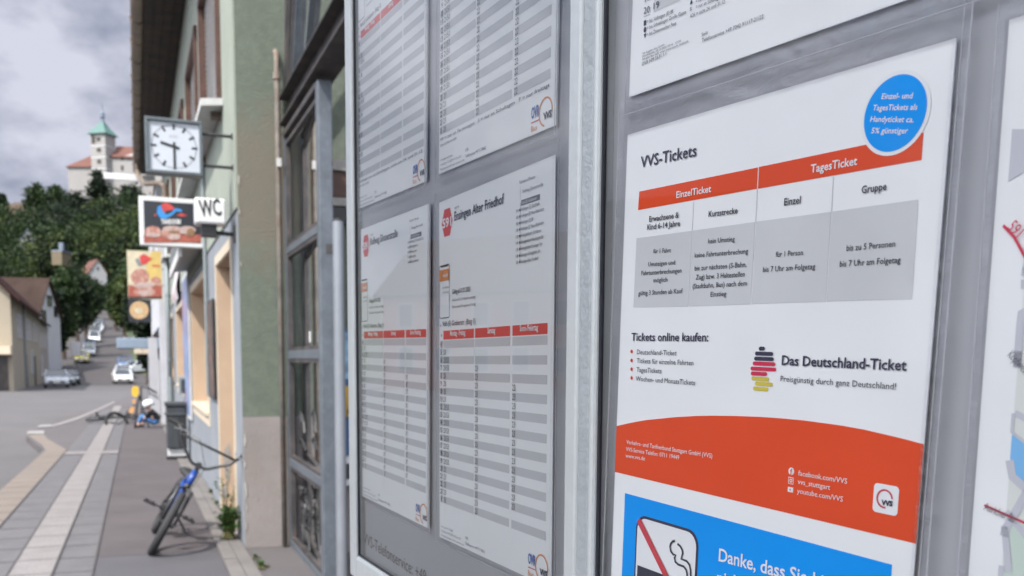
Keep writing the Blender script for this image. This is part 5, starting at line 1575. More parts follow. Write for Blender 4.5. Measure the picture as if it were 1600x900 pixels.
# the wood on the slope reads as one mass
random.seed(77)
mbs = [MB(), MB(), MB()]
cnt = 0
while cnt < 190:
    X, Y = random.uniform(-330, -40), random.uniform(240, 400)
    h = hill(X, Y)
    if h < 4 and Y < 262: continue
    if abs(X - road_x(min(Y, 289))) < 12 and Y < 292: continue
    gz = ground_z(X, Y); pxx = 800 + F_PX * X / Y
    if pxx > 300 or pxx < -60: continue
    if Y > 376 and -330 < X: continue
    # keep house fronts clear
    if any(abs(pxx - a) < hw_ and Y < yy + 12 and Y > yy - dd for a, hw_, yy, dd in ((30, 34, 312, 62), (133, 20, 268, 16), (89, 36, 280, 44))): 
        continue
    r = random.uniform(6.0, 12.0) if Y < 335 else random.uniform(3.5, 6.0)
    if pxx < 44 and Y > 338: continue
    k = random.choice([0, 0, 1, 1, 2])
    leaves(mbs[k], (X, Y, gz + r * .8), r, r, r * random.uniform(.8, 1.1), int(8 + r * r * .75), 14, 1.0, .82, .13 if r > 6 else .2)
    cnt += 1
for q, mm in zip(mbs, ('leaf_dark', 'leaf_mid', 'leaf_light')):
    tag(q.build('hillside_wood', M[mm]), 'dense wood covering the slope below the castle', kind='stuff')
# undergrowth beside the street under the trees
random.seed(5); q = MB()
for k in range(160):
    Y = random.uniform(112, 285); side = random.choice([-1, 1, -1]); X = road_x(Y) + side * random.uniform(7.5, 16)
    leaves(q, (X, Y, zt(Y) + .5), 2.2, 2.2, random.uniform(1.0, 3.2), 5, 12, .6, .4, .3)
tag(q.build('undergrowth', M['leaf_dark']), 'dark bushes along the verges of the hill street', kind='stuff')
# ------------------------------------------------------------------ notice cases
class Board:
    def __init__(self, yaw, dist):
        self.e = Vector((-sin(yaw), cos(yaw), 0)); self.n = Vector((cos(yaw), sin(yaw), 0)); self.d = dist
    def P(self, u, v, off=0.0): return EYEP + self.n * (self.d - off) - self.e * u + ZZ * v
    def uv(self, x, y, off=0.0):
        q = ray(x, y); p = q * ((self.d - off) / q.dot(self.n)); return (-p.dot(self.e), p.z)
    def box(self, mb, u0, u1, v0, v1, o0, o1, mi=0):
        return mb.obox(self.P(u0, v0, o0), self.e * -(u1 - u0), ZZ * (v1 - v0), self.n * -(o1 - o0), mi)
K2 = .3321 / .2903
B1, B2 = Board(.46014, .30416), Board(.51701, .3321)

M['paper'] = mat('white_paper', (.84, .84, .845), .6, .012, 3, .03, 25, spec=.3)
M['backing'] = mat('grey_backing', (.385, .385, .405), .45, .05, 4, .03, 40, stain=(.39, .39, .41), stain_amt=.5, stain_scale=6)
M['alu'] = mat('brushed_aluminium', (.50, .515, .515), .42, .05, 14, .06, 120, metal=.15, stain=(.42, .44, .44), stain_amt=.25, stain_scale=40)
M['alugrey'] = mat('worn_grey_aluminium', (.36, .38, .39), .45, .06, 18, .15, 160, metal=.15, stain=(.60, .61, .61), stain_amt=.07, stain_scale=320)
M['gasket'] = mat('black_gasket', (.02, .02, .03), .5, 0)
M['caseglass'] = glass_mat('case_glass', (.98, .985, .985), 1.42, 0, .0, .012)
M['caseglass2'] = glass_mat('case_glass_clear', (.985, .985, .99), 1.22, 0, .0, .006)
M['sleeve'] = glass_mat('plastic_sleeve', (.965, .965, .975), 1.40, .10, .015, .02)
for k_ in ('paper',): ripple(M[k_])
M['sleeveedge'] = mat('plastic_sleeve_edge', (.50, .50, .53), .2, .1, 40)
M['ink'] = mat('dark_ink', (.028, .028, .045), .55, 0)
M['inkgrey'] = mat('grey_ink', (.16, .16, .18), .55, 0)
M['inkpale'] = mat('pale_ink', (.36, .36, .40), .55, 0)
M['band'] = mat('grey_tint', (.55, .55, .565), .6, .03, 20)
M['band2'] = mat('warm_grey_tint', (.60, .60, .61), .6, .03, 20)
M['orange'] = mat('orange_red_print', (.735, .072, .018), .6, .04, 12, spec=.2)
M['cyan'] = mat('sky_blue_print', (.001, .30, .86), .6, .03, 12, spec=.15)
M['red'] = mat('red_print_ink', (.66, .045, .035), .5, .03, 12)
M['white'] = mat('white_print', (.80, .80, .81), .55, 0)
M['navy'] = mat('navy_ink', (.025, .022, .055), .55, 0)
M['logoorange'] = mat('logo_orange', (.70, .25, .07), .5, 0)
M['logored'] = mat('logo_red', (.55, .045, .06), .5, 0)
M['logoblue'] = mat('logo_blue', (.03, .12, .42), .5, 0)
M['mapblue'] = mat('map_water', (.20, .48, .80), .6, .03, 9)
M['mapgreen'] = mat('map_green', (.56, .66, .58), .6, .03, 9)
M['mapland'] = mat('map_land', (.70, .72, .68), .6, .02, 9)
M['mapstreet'] = mat('map_street', (.55, .55, .60), .6, .02, 9)
for k_ in ('orange', 'cyan', 'band', 'white', 'band2'): ripple(M[k_])
M['yellowink'] = mat('gold_ink', (.62, .50, .05), .5, 0)
M['crimson'] = mat('crimson_ink', (.60, .02, .07), .5, 0)

def case(bd, name, label, inner, stiles, glass, low, high, rail):
    """inner = (u0,u1), stiles = [(u0,u1,mat,front)]"""
    u0, u1 = inner
    t = thing(name, label, 'notice case', bd.P((u0 + u1) / 2, low, -.02))
    q = MB(); bd.box(q, u0 - .004, u1 + .004, low - .004, high + .004, -.030, -.0030); q.build('back_panel', M['backing'], t)
    for a, b, mm, o1 in stiles:
        q = MB(); bd.box(q, a, b, low - rail, high + rail, -.035, o1); q.build('frame_stile', mm, t, bevel=.0022)
    q = MB(); bd.box(q, u0, u1, low - rail, low, -.034, .0085); q.build('frame_rail', M['alu'], t, bevel=.003)
    q = MB(); bd.box(q, u0, u1, high, high + rail, -.034, .0085); q.build('frame_rail', M['alu'], t, bevel=.003)
    q = MB(); g = .0016
    bd.box(q, u0, u0 + g, low, high, .0030, .0055); bd.box(q, u1 - g, u1, low, high, .0030, .0055); bd.box(q, u0 + g, u1 - g, low, low + g, .0030, .0055); bd.box(q, u0 + g, u1 - g, high - g, high, .0030, .0055)
    q.build('gasket', M['gasket'], t)
    q = MB(); q.quad(bd.P(u0 + g, low + g, .0042), bd.P(u1 - g, low + g, .0042), bd.P(u1 - g, high - g, .0042), bd.P(u0 + g, high - g, .0042)); q.build('glass', glass, t)
    return t
lowv = B1.uv(557, 869, .008)[1]
uL = B1.uv(552, 450, .008)[0]; uLo = B1.uv(542, 450, .009)[0]
uR = B1.uv(884, 450, .009)[0]; uRo = B1.uv(902.5, 450, .009)[0]
case1 = case(B1, 'notice_case', 'aluminium notice case with four bus timetables behind glass', (uL, uR),
     [(uLo, uL, M['alu'], .009), (uR, uRo, M['alu'], .009)], M['caseglass'], lowv, .62, .026)
vL = B2.uv(930.5, 450, .0085)[0]; vLo = B2.uv(903.5, 450, .008)[0]; vLm = B2.uv(922, 450, .0085)[0]
case2 = case(B2, 'notice_case', 'aluminium notice case with ticket poster and street map', (vL, .34),
     [(vLo, vLm, M['alugrey'], .0075), (vLm + .0003, vL, M['alu'], .0090), (.34, .375, M['alu'], .009)], M['caseglass2'], lowv - .0, .62, .026)
# lettering on the back panel of the left case
q = MB(); a, b = B1.uv(568.4, 848.4, -.0026), B1.uv(666, 912.5, -.0026); h = B1.uv(568.4, 832, -.0026)[1] - a[1]
put_text(q, lambda u, v: B1.P(u, v, -.0026), 'VVS-Telefonservice: +49', a, b, h, .0, upv=(0, 1), res=3)
M['greylet'] = mat('grey_lettering', (.10, .098, .095), .6, 0)
q.build('lettering', M['greylet'], case1)

class Sheet:
    """a printed sheet: a to the right, b up from its top left corner, rotated by rt on the board"""
    def __init__(self, bd, u0, v0, rt, w, h, name, label, cat, seed=0):
        self.bd, self.u0, self.v0, self.c, self.s, self.w, self.h = bd, u0, v0, cos(rt), sin(rt), w, h
        self.t = thing(name, label, cat, self.P(w / 2, -h, 0))
        q = MB(); N, K = 10, 10; vs = []
        for side in (0, -.0006):
            for j in range(K + 1):
                for i in range(N + 1): vs.append(self.P(w * i / N, -h * j / K, side))
        n = (N + 1) * (K + 1); fs = []
        for j in range(K):
            for i in range(N):
                a = j * (N + 1) + i; fs.append((a, a + N + 1, a + N + 2, a + 1)); fs.append((n + a, n + a + 1, n + a + N + 2, n + a + N + 1))
        for i in range(N): fs += [(i, i + 1, n + i + 1, n + i), (K * (N + 1) + i + 1, K * (N + 1) + i, n + K * (N + 1) + i, n + K * (N + 1) + i + 1)]
        for j in range(K): a = j * (N + 1); b = a + N; fs += [(a + N + 1, a, n + a, n + a + N + 1), (b, b + N + 1, n + b + N + 1, n + b)]
        q.add(vs, fs); q.build('paper', M['paper'], self.t)
        self.parts = {}
    def P(self, a, b, off=0.0): return self.bd.P(self.u0 + self.c * a - self.s * b, self.v0 + self.s * a + self.c * b, off)
    def loc(self, x, y):
        u, v = self.bd.uv(x, y); u -= self.u0; v -= self.v0
        return (self.c * u + self.s * v, -self.s * u + self.c * v)
    def fn(self, lay): return lambda a, b: self.P(a, b, .00022 * lay)
    def mb(self, name, m, lay=None):
        k = (name, m)
        if k not in self.parts: self.parts[k] = MB()
        return self.parts[k]
    def poly(self, name, m, pts, lay=1):
        if not isinstance(m, str): raise ValueError
        f = self.fn(lay); P = [f(*p) for p in pts]
        self.mb(name, m).add(P, [tuple(range(len(P)))])
    def rect(self, name, m, a0, a1, b0, b1, lay=1): self.poly(name, m, [(a0, b0), (a1, b0), (a1, b1), (a0, b1)], lay)
    def pxrect(self, name, m, tl, br, lay=1):
        a, b = self.loc(*tl), self.loc(*br); self.rect(name, m, a[0], b[0], b[1], a[1], lay)
    def pxpoly(self, name, m, pts, lay=1): self.poly(name, m, [self.loc(*p) for p in pts], lay)
    def ell(self, name, m, c, ra, rb, lay=1, n=40): self.poly(name, m, [(c[0] + ra * cos(2 * pi * k / n), c[1] + rb * sin(2 * pi * k / n)) for k in range(n)], lay)
    def text(self, s, a, b, h, m='ink', lay=3, bold=0.0, slant=0.0, name='lettering', level=True, res=2):
        put_text(self.mb(name, m), self.fn(lay), s, a, b, h, bold, slant, res, upv=(0, 1) if level else None)
    def pxtext(self, s, p0, p1, hpx, m='ink', lay=3, bold=0.0, slant=0.0, name='lettering', res=2, maxdev=None):
        a, b = self.loc(*p0), self.loc(*p1); t = self.loc(p0[0], p0[1] - hpx)
        self.text(s, a, b, abs(t[1] - a[1]), m, lay, bold, slant, name, True, res)
    def stroke(self, name, m, pts, w, lay=3, closed=False):
        f = self.fn(lay); q = self.mb(name, m); P = list(pts) + ([pts[0]] if closed else [])
        L, R = [], []
        for i, p in enumerate(P):
            p0 = P[i - 1] if i > 0 else (P[-2] if closed else None); p1 = P[i + 1] if i < len(P) - 1 else (P[1] if closed else None)
            d = Vector((0, 0))
            if p0: d += (Vector(p) - Vector(p0)).normalized()
            if p1: d += (Vector(p1) - Vector(p)).normalized()
            d.normalize(); n_ = Vector((-d.y, d.x)) * w / 2
            L.append(f(p[0] + n_.x, p[1] + n_.y)); R.append(f(p[0] - n_.x, p[1] - n_.y))
        for i in range(len(P) - 1): q.quad(L[i], R[i], R[i + 1], L[i + 1])
    def ring(self, name, m, c, ra, rb, w, a0=0, a1=360, lay=3, n=40):
        self.stroke(name, m, [(c[0] + ra * cos(radians(a0 + (a1 - a0) * k / n)), c[1] + rb * sin(radians(a0 + (a1 - a0) * k / n))) for k in range(n + 1)], w, lay)
    def sleeve(self, m0=.004, m1=.006, m2=.006, m3=.004, off=.0022, edges=True):
        q = MB(); w, h = self.w, self.h
        for a0, a1, b0, b1 in ((-m0, 0, -h - m2, m3), (w, w + m1, -h - m2, m3), (0, w, -h - m2, -h), (0, w, 0, m3)):
            q.quad(self.P(a0, b0, off), self.P(a1, b0, off), self.P(a1, b1, off), self.P(a0, b1, off))
        o = q.build('plastic_sleeve', M['sleeve'], self.t)
        if edges:
            q = MB(); e = .0004
            for (a, b), (c, d) in (((-m0, -h - m2), (-m0, m3)), ((w + m1, -h - m2), (w + m1, m3)), ((-m0, -h - m2), (w + m1, -h - m2)), ((w + m1 - .0035, -h - m2), (w + m1 - .0035, m3))):
                q.tube([self.P(a, b, off), self.P((a + c) / 2, (b + d) / 2, off), self.P(c, d, off)], e * (1 if a != w + m1 - .0035 else .6), 5)
            q.build('sleeve_edge', M['sleeveedge'], o)
    def done(self):
        for (nm, mm), q in self.parts.items(): q.build(nm, M[mm], self.t)

# ------------------------------------------------------------------ ticket poster, in the middle of the right case
po = Sheet(B2, -.3919 * K2, .1171 * K2, -.0335, .1859 * K2, .297, 'ticket_poster', 'white and orange ticket price poster with a blue no smoking notice below', 'poster')
L = po.loc
z3 = lambda x, y: (960 + x / 3, 180 + y / 3)
z4 = lambda x, y: (960 + x / 3.0769, 480 + y / 3.0769)
z5 = lambda x, y: (920 + x / 2.857, 640 + y / 2.857)
z6 = lambda x, y: (960 + x / 6.43, 760 + y / 6.43)
po.pxtext('VVS-Tickets', z3(126, 247), z3(388, 191), 16.5, 'navy', bold=.012)
# header bars as level bands
def band(name, m, pts, lay=1):
    q = [L(*z3(*p)) for p in pts]
    po.poly(name, m, q, lay)
band('table_header', 'orange', [(118, 358), (674, 245), (669, 345), (112, 445)]); band('table_header', 'orange', [(679, 243), (1450, 82), (1441, 210), (674, 345)])
band('table_body', 'band2', [(105, 577), (366, 542), (348, 897), (90, 901)]); band('table_body', 'band2', [(369, 541), (662, 500), (640, 886), (351, 896)]); band('table_body', 'band2', [(666, 499), (1017, 453), (992, 874), (644, 885)]); band('table_body', 'band2', [(1021, 452), (1427, 395), (1397, 862), (996, 873)])
for a, b in (((373, 406), (366, 541)), ((671, 346), (664, 499)), ((1028, 288), (1019, 452))): po.stroke('table_rule', 'band', [L(*z3(*a)), L(*z3(*b))], .0004, 1)
T = lambda s, p0, p1, h, m='ink', **k: po.pxtext(s, z3(*p0), z3(*p1), h, m, **k)
T('EinzelTicket', (294, 389), (457, 360), 9.6, 'white', bold=.016); T('TagesTicket', (924, 271), (1142, 233), 12, 'white', bold=.016)
T('Erwachsene &', (166, 500), (305, 480), 8, bold=.016); T('Kind 6-14 Jahre', (157, 538), (311, 519), 8, bold=.016)
T('Kurzstrecke', (445, 477), (581, 460), 8.6, bold=.016); T('Einzel', (799, 424), (877, 413), 10.5, bold=.016); T('Gruppe', (1162, 367), (1280, 350), 11, bold=.016)
for s, p0, p1, h in (('für 1 Fahrt', (186, 648), (268, 643), 6.6), ('Umsteigen und', (162, 709), (288, 700), 6.6), ('Fahrtunterbrechungen', (130, 751), (318, 738), 6.6), ('möglich', (186, 784), (252, 780), 6.6), ('gültig 3 Stunden ab Kauf', (116, 845), (323, 834), 6.8),
                     ('kein Umstieg', (443, 602), (568, 591), 7.2), ('keine Fahrtunterbrechung', (380, 668), (630, 648), 7.2), ('bis zur nächsten (S-Bahn,', (380, 729), (623, 711), 7.2), ('Zug) bzw. 3 Haltestellen', (385, 771), (615, 756), 7.2), ('(Stadtbahn, Bus) nach dem', (370, 813), (625, 799), 7.2), ('Einstieg', (454, 851), (528, 847), 7.2),
                     ('für 1 Person', (760, 665), (888, 656), 8), ('bis 7 Uhr am Folgetag', (700, 736), (945, 721), 8), ('bis zu 5 Personen', (1092, 637), (1320, 616), 8.8), ('bis 7 Uhr am Folgetag', (1060, 711), (1345, 692), 8.8)):
    T(s, p0, p1, h, 'ink', bold=.006)
# round blue badge
cc = L(1399, 177.5); rv_ = abs(L(1399, 119)[1] - L(1399, 236)[1]) / 2
ra_ = rv_ * 1.0
po.ell('badge', 'white', cc, ra_ * 1.11, ra_ * 1.11, 2, 56); po.ell('badge', 'cyan', cc, ra_, ra_, 3, 56)
zc = lambda x, y: (1250 + x / 3.6, y / 3.6)
for s, p0, p1 in (('Einzel- und', (465, 559), (638, 555)), ('TagesTickets als', (415, 623), (665, 619)), ('Handyticket ca.', (402, 686), (645, 690)), ('5% günstiger', (408, 751), (612, 752))):
    po.pxtext(s, zc(*p0), zc(*p1), 8.2, 'white', lay=4, bold=.012, slant=.22)
# online part
T4 = lambda s, p0, p1, h, m='ink', **k: po.pxtext(s, z4(*p0), z4(*p1), h, m, **k)
T4('Tickets online kaufen:', (85, 161), (455, 164), 11.6, 'navy', bold=.014)
for y0, s, p0, p1 in ((213, 'Deutschland-Ticket', (112, 226), (302, 232)), (256, 'Tickets für einzelne Fahrten', (111, 268), (384, 280)), (298, 'TagesTickets', (110, 311), (230, 318)), (340, 'Wochen- und MonatsTickets', (107, 354), (391, 375))):
    T4(s, p0, p1, 7.2, 'ink'); c = L(*z4(85, y0)); po.ell('bullet', 'orange', c, .0011, .0011, 2, 12)
T4('Das Deutschland-Ticket', (808, 277), (1408, 305), 14.2, 'navy', bold=.020); T4('Preisgünstig durch ganz Deutschland!', (802, 356), (1358, 396), 8.6, 'ink')
zg_ = lambda x, y: (1160 + x / 10, 530 + y / 10)
for x0, y0, x1, y1, mm in ((288, 148, 336, 146, 'navy'), (228, 223, 466, 231, 'navy'), (215, 302, 475, 312, 'navy'), (193, 378, 500, 391, 'crimson'), (158, 457, 512, 474, 'crimson'), (163, 535, 372, 545, 'crimson'), (174, 612, 400, 626, 'yellowink'), (228, 692, 458, 708, 'yellowink'), (196, 769, 388, 783, 'yellowink')):
    a, b = L(*zg_(x0, y0)), L(*zg_(x1, y1)); w_ = .00195
    pts = [(a[0] + w_ / 2 * cos(t), a[1] + w_ / 2 * sin(t)) for t in [pi / 2 + pi * k / 8 for k in range(9)]] + [(b[0] + w_ / 2 * cos(t), b[1] + w_ / 2 * sin(t)) for t in [-pi / 2 + pi * k / 8 for k in range(9)]]
    po.poly('map_emblem', mm, pts, 2)
# orange field with a curved top
top = [(4, 570), (80, 556), (150, 543), (300, 528), (390, 523), (480, 521), (590, 523), (700, 527), (800, 534), (900, 543), (1000, 556), (1100, 570), (1200, 588), (1300, 611), (1400, 635), (1497, 660)]
tp = [L(*z4(*p)) for p in top]
tp[0] = (0.0, tp[0][1]); tp[-1] = (po.w, tp[-1][1]); bb_ = -(L(959, 737)[1] + L(1433.5, 849.7)[1]) / -2
po.poly('orange_field', 'orange', tp[::-1] + [(0.0, bb_), (po.w, bb_)], 1)
T5 = lambda s, p0, p1, h, m='white', **k: po.pxtext(s, z5(*p0), z5(*p1), h, m, **k)
T5('Verkehrs- und Tarifverbund Stuttgart GmbH (VVS)', (172, 152), (555, 216), 6.0); T5('VVS-Service Telefon: 0711 19449', (170, 184), (407, 223), 6.0); T5('www.vvs.de', (168, 213), (254, 227), 6.0)
T5('facebook.com/VVS', (939, 293), (1157, 331), 7.6); T5('vvs_stuttgart', (937, 331), (1081, 358), 7.6); T5('youtube.com/VVS', (934, 372), (1138, 411), 7.6)
c = L(*z5(907, 275)); po.ell('icon', 'white', c, .0018, .0018, 2, 20); po.stroke('icon', 'orange', [(c[0] + .0008, c[1] + .0011), (c[0] + .0002, c[1] + .0009), (c[0] + .0002, c[1] - .0017)], .0005, 4); po.stroke('icon', 'orange', [(c[0] - .0005, c[1] + .0002), (c[0] + .0008, c[1] + .0002)], .0004, 4)
c = L(*z5(905, 317)); k = .0015; po.stroke('icon', 'white', [(c[0] - k, c[1] - k), (c[0] + k, c[1] - k), (c[0] + k, c[1] + k), (c[0] - k, c[1] + k)], .0004, 2, True); po.ring('icon', 'white', c, .0007, .0007, .0004, lay=2, n=14); po.ell('icon', 'white', (c[0] + .00095, c[1] + .00095), .0002, .0002, 2, 8)
c = L(*z5(903, 357)); po.rect('icon', 'white', c[0] - .0017, c[0] + .0017, c[1] - .0012, c[1] + .0012, 2); po.poly('icon', 'orange', [(c[0] - .0004, c[1] - .0006), (c[0] + .0007, c[1]), (c[0] - .0004, c[1] + .0006)], 3)
def rrect(a0, a1, b0, b1, r, n=6):
    out = []
    for cx, cy, s_ in ((a1 - r, b1 - r, 0), (a0 + r, b1 - r, 90), (a0 + r, b0 + r, 180), (a1 - r, b0 + r, 270)):
        out += [(cx + r * cos(radians(s_ + 90 * k / n)), cy + r * sin(radians(s_ + 90 * k / n))) for k in range(n + 1)]
    return out
c = L(*z5(1328, 400)); k = abs(L(*z5(1271, 400))[0] - L(*z5(1384, 400))[0]) / 2
po.poly('logo', 'white', rrect(c[0] - k, c[0] + k, c[1] - k, c[1] + k, k * .28), 2)
po.ring('logo', 'logored', (c[0] - k * .06, c[1] + k * .02), k * .60, k * .60, k * .13, 8, 282, 3)
po.pxtext('VVS', z5(1311, 424), z5(1361, 431), 7.4, 'navy', lay=4, bold=.05, name='logo')
# blue no smoking notice
tl = L(977, 770.2); tr_ = L(1394.3, 882.6)
bt_ = (tl[1] + tr_[1]) / 2
po.rect('blue_field', 'cyan', tl[0], tr_[0], -po.h + .010, bt_, 1)
a0 = L(*z6(216, 600))[0]; a1 = L(*z6(850, 600))[0]; b1_ = (L(*z6(290, 291))[1] + L(*z6(760, 428))[1]) / 2; sd = a1 - a0
po.poly('no_smoking_sign', 'navy', rrect(a0, a1, b1_ - sd, b1_, sd * .16), 2)
ew = sd * .028; po.poly('no_smoking_sign', 'white', rrect(a0 + ew, a1 - ew, b1_ - sd + ew, b1_ - ew, sd * .14), 3)
ys = b1_ - sd * .62
po.rect('no_smoking_sign', 'ink', a0 + sd * .06, a1 - sd * .30, ys - sd * .07, ys + sd * .07, 4)
for k in (.25, .16): po.rect('no_smoking_sign', 'ink', a1 - sd * (k + .04), a1 - sd * (k - .01), ys - sd * .07, ys + sd * .07, 4)
po.stroke('no_smoking_sign', 'ink', [L(*z6(*p)) for p in ((622, 545), (598, 552), (580, 575), (573, 605), (580, 650), (605, 682), (630, 690), (618, 715), (625, 755), (655, 782), (710, 803), (735, 835), (744, 870), (745, 910))], sd * .024, 5)
po.stroke('no_smoking_sign', 'ink', [L(*z6(*p)) for p in ((648, 575), (675, 598), (695, 635), (700, 670), (685, 727), (740, 748), (768, 785), (780, 840), (780, 910))], sd * .024, 5)
d0, d1 = (a0 + sd * .055, b1_ - sd * .055), (a1 - sd * .055, b1_ - sd + sd * .055)
po.stroke('no_smoking_sign', 'logored', [d0, d1], sd * .075, 6)
po.pxtext('Danke, dass Sie hier', (1124.3, 876), (1312, 926.5), 19, 'white', lay=3, bold=.014, res=4); po.pxtext('nicht rauchen!', (1121.5, 911), (1258, 947), 19, 'white', lay=3, bold=.014, res=4)
po.done(); po.sleeve(.006, .0075, .004, .020)

# ------------------------------------------------------------------ timetables of the left case; one layout, other words
def bl_sheet(bd, bl, br, w, h):
    a, b = bd.uv(*bl), bd.uv(*br); rt = atan2(b[1] - a[1], b[0] - a[0])
    return a[0] - sin(rt) * h * 1.0, a[1] + cos(rt) * h, rt
ref = Sheet(B1, -.7608, .1385, .0018, .21, .297, 'timetable_sheet', 'bus timetable headed Ensingen Alter Friedhof in the left case', 'timetable')
LR = ref.loc
q7 = lambda x, y: LR(540 + x / 3.1028, 230 + y / 3.1028)
q8 = lambda x, y: LR(540 + x / 2.1417, 480 + y / 2.1417)
hexp = [q7(*p) for p in ((480, 305), (508, 296), (519, 355), (508, 425), (480, 433), (463, 375))]
hc_ = (sum(p[0] for p in hexp) / 6, sum(p[1] for p in hexp) / 6)
hr_ = abs(q7(480, 305)[1] - q7(480, 433)[1]) / 2 / .90
colx = [LR(x, 515)[0] for x in (693.1, 740.8, 742.6, 797.3, 801, 855.8)]
hd0, hd1 = (q8(328, 82)[1] + q8(676, 49)[1]) / 2, (q8(328, 107)[1] + q8(676, 92)[1]) / 2
rows0, rows1 = hd1 - .0006, (q8(335, 657)[1] + q8(672, 785)[1]) / 2
NR = 21; RH = (rows0 - rows1) / NR
def timetable(sh, head, stops, days, first, legend, red='red', num='591'):
    """days: for each of the three columns a function hour -> list of minutes"""
    c = hc_; R = hr_
    sh.poly('line_badge', red, [(c[0] - R * .48, c[1] + R * .93), (c[0] + R * .52, c[1] + R * .93), (c[0] + R * .98, c[1]), (c[0] + R * .52, c[1] - R * .93), (c[0] - R * .48, c[1] - R * .93), (c[0] - R * .98, c[1])], 1)
    sh.text(num, (c[0] - R * .80, c[1] - R * .30), (c[0] + R * .80, c[1] - R * .30), R * .58, 'white', 2, .03)
    a = q7(531, 300); sh.text('nach', a, (q7(552, 292)[0], a[1]), .0019)
    a = q7(530, 357); b = q7(770, 286); hh = abs(q7(530, 316)[1] - a[1])
    sh.text(head, a, (a[0] + (b[0] - a[0]) * min(1.0, len(head) / 23), a[1]), hh, 'ink', bold=.012)
    a = q7(847, 178); sh.text('Fahrzeit in Minuten', a, (q7(922, 152)[0], a[1]), .0021)
    a = q7(862, 222); sh.text('Roßwag Silvanerstraße', a, (q7(960, 192)[0], a[1]), .0023, 'inkgrey')
    xs_ = q7(848, 300)[0]; y0 = q7(850, 255)[1]; y1 = q7(848, 548)[1]
    a = q7(855, 288); bx = q7(942, 242)
    sh.rect('stop_list', 'inkgrey', xs_ + .0012, xs_ + .0012 + (bx[0] - a[0]) * 1.05, y0 - .0045, y0 - .0005, 1)
    sh.text('Vaih.(E) Grabenstr.', (xs_ + .0025, y0 - .0037), (xs_ + (bx[0] - a[0]) * .98, y0 - .0037), .0022, 'white', 3)
    n = len(stops); st = (y0 - .0045 - y1) / 8.3
    for i, (mn, nm) in enumerate(stops):
        yy = y0 - .0045 - (i + .8) * st
        sh.ell('stop_list', 'ink', (xs_, yy + .0011), .0010, .0010, 2, 10)
        sh.text(nm, (xs_ + .0022, yy), (xs_ + .0022 + len(nm) * .00118, yy), .0023)
        sh.text(mn, (xs_ - .0058, yy), (xs_ - .0022, yy), .0021)
    sh.stroke('stop_list', 'ink', [(xs_, y0 - .002), (xs_, y0 - .0045 - (n - .2) * st + .001)], .0004, 1)
    sh.stroke('stop_list', 'inkpale', [(xs_, y0 + .009), (xs_, y0)], .0003, 1)
    # phone outline (its code is left blank)
    t0, t1 = q7(457, 578), q7(505, 825)
    ph = rrect(t0[0], t1[0], min(t1[1], q7(457, 828)[1]), t0[1], .0022)
    sh.stroke('phone_icon', 'ink', ph, .0006, 2, True); sh.rect('phone_icon', 'ink', t0[0] + .003, t1[0] - .003, t0[1] - .0014, t0[1] - .0002, 2)
    ob = q7(458, 598); sh.rect('phone_icon', 'logoorange', ob[0], ob[0] + .0062, ob[1] - .0098, ob[1], 3); sh.rect('phone_icon', 'logoorange', ob[0] + .0072, ob[0] + .0215, ob[1] - .0098, ob[1], 3)
    sh.text('mobil', (ob[0] + .0085, ob[1] - .0065), (ob[0] + .020, ob[1] - .0065), .0028, 'white', 4, .02)
    for i, s in enumerate(('Ihre Abfahrten', 'in Echtzeit')): sh.text(s, (ob[0] + .0075, ob[1] - .0165 - i * .0042), (t1[0] - .001, ob[1] - .0165 - i * .0042), .0018, 'inkgrey')
    a = q7(520, 712); b = q7(607, 700)
    sh.text('Gültig ab 01.01.2025', a, (b[0], a[1]), .0036, 'ink', bold=.016)
    for i, s in enumerate(('Am 24. und 31.12. Verkehr wie samstags', 'Fahrten nach 0 Uhr gelten am Vortag')): sh.text(s, (a[0], a[1] - .0062 - i * .0058), (a[0] + .0485, a[1] - .0062 - i * .0058), .0021, 'ink')
    a = q7(473, 869); b = q7(632, 858)
    sh.text('Vaih.(E) Grabenstr. (Bstg 1)', a, (b[0], a[1]), .0042, 'ink', bold=.008); sh.text('ab', (a[0] - .0065, a[1]), (a[0] - .0028, a[1]), .0020)
    # table
    for k, s in enumerate(('Montag - Freitag', 'Samstag', 'Sonn-/Feiertag')):
        x0, x1 = colx[2 * k], colx[2 * k + 1]
        sh.rect('table_header', red, x0, x1, hd1, hd0, 1)
        m_ = (x0 + x1) / 2; wd = len(s) * .00205; sh.text(s, (m_ - wd / 2, hd1 + .0030), (m_ + wd / 2, hd1 + .0030), .0042, 'white', 3, .02)
    sh.ell('stop_list', 'inkpale', (colx[0] - .0045, (hd0 + hd1) / 2), .0014, .0014, 1, 14)
    for r in range(NR):
        yb = rows0 - (r + 1) * RH; hour = (4 + r) % 24
        if r % 2 == 0:
            for k in range(3): sh.rect('table_row', 'band', colx[2 * k], colx[2 * k + 1], yb + .0002, yb + RH - .0002, 1)
            sh.rect('table_row', 'band', colx[0] - .0075, colx[0] - .0015, yb + .0002, yb + RH - .0002, 1)
        s = str(hour); w_ = .0024 * len(s)
        sh.text(s, (colx[0] - .0045 - w_ / 2, yb + RH * .18), (colx[0] - .0045 + w_ / 2, yb + RH * .18), RH * .64, 'ink', 3, .025)
        for k in range(3):
            for i, mt in enumerate(days[k](hour)):
                x = colx[2 * k] + .001 + i * .0068
                sh.text(mt, (x, yb + RH * .18), (x + .0052, yb + RH * .18), RH * .64, 'ink', 3, .0)
    if legend:
        sh.text(legend, (colx[0] - .006, rows1 - .0052), (colx[5], rows1 - .0052), .0026); sh.text('Schule und Ferien wie üblich', (colx[0] - .006, rows1 - .0098), (colx[0] + .030, rows1 - .0098), .0021)
    # foot
    a = q8(322, 727)
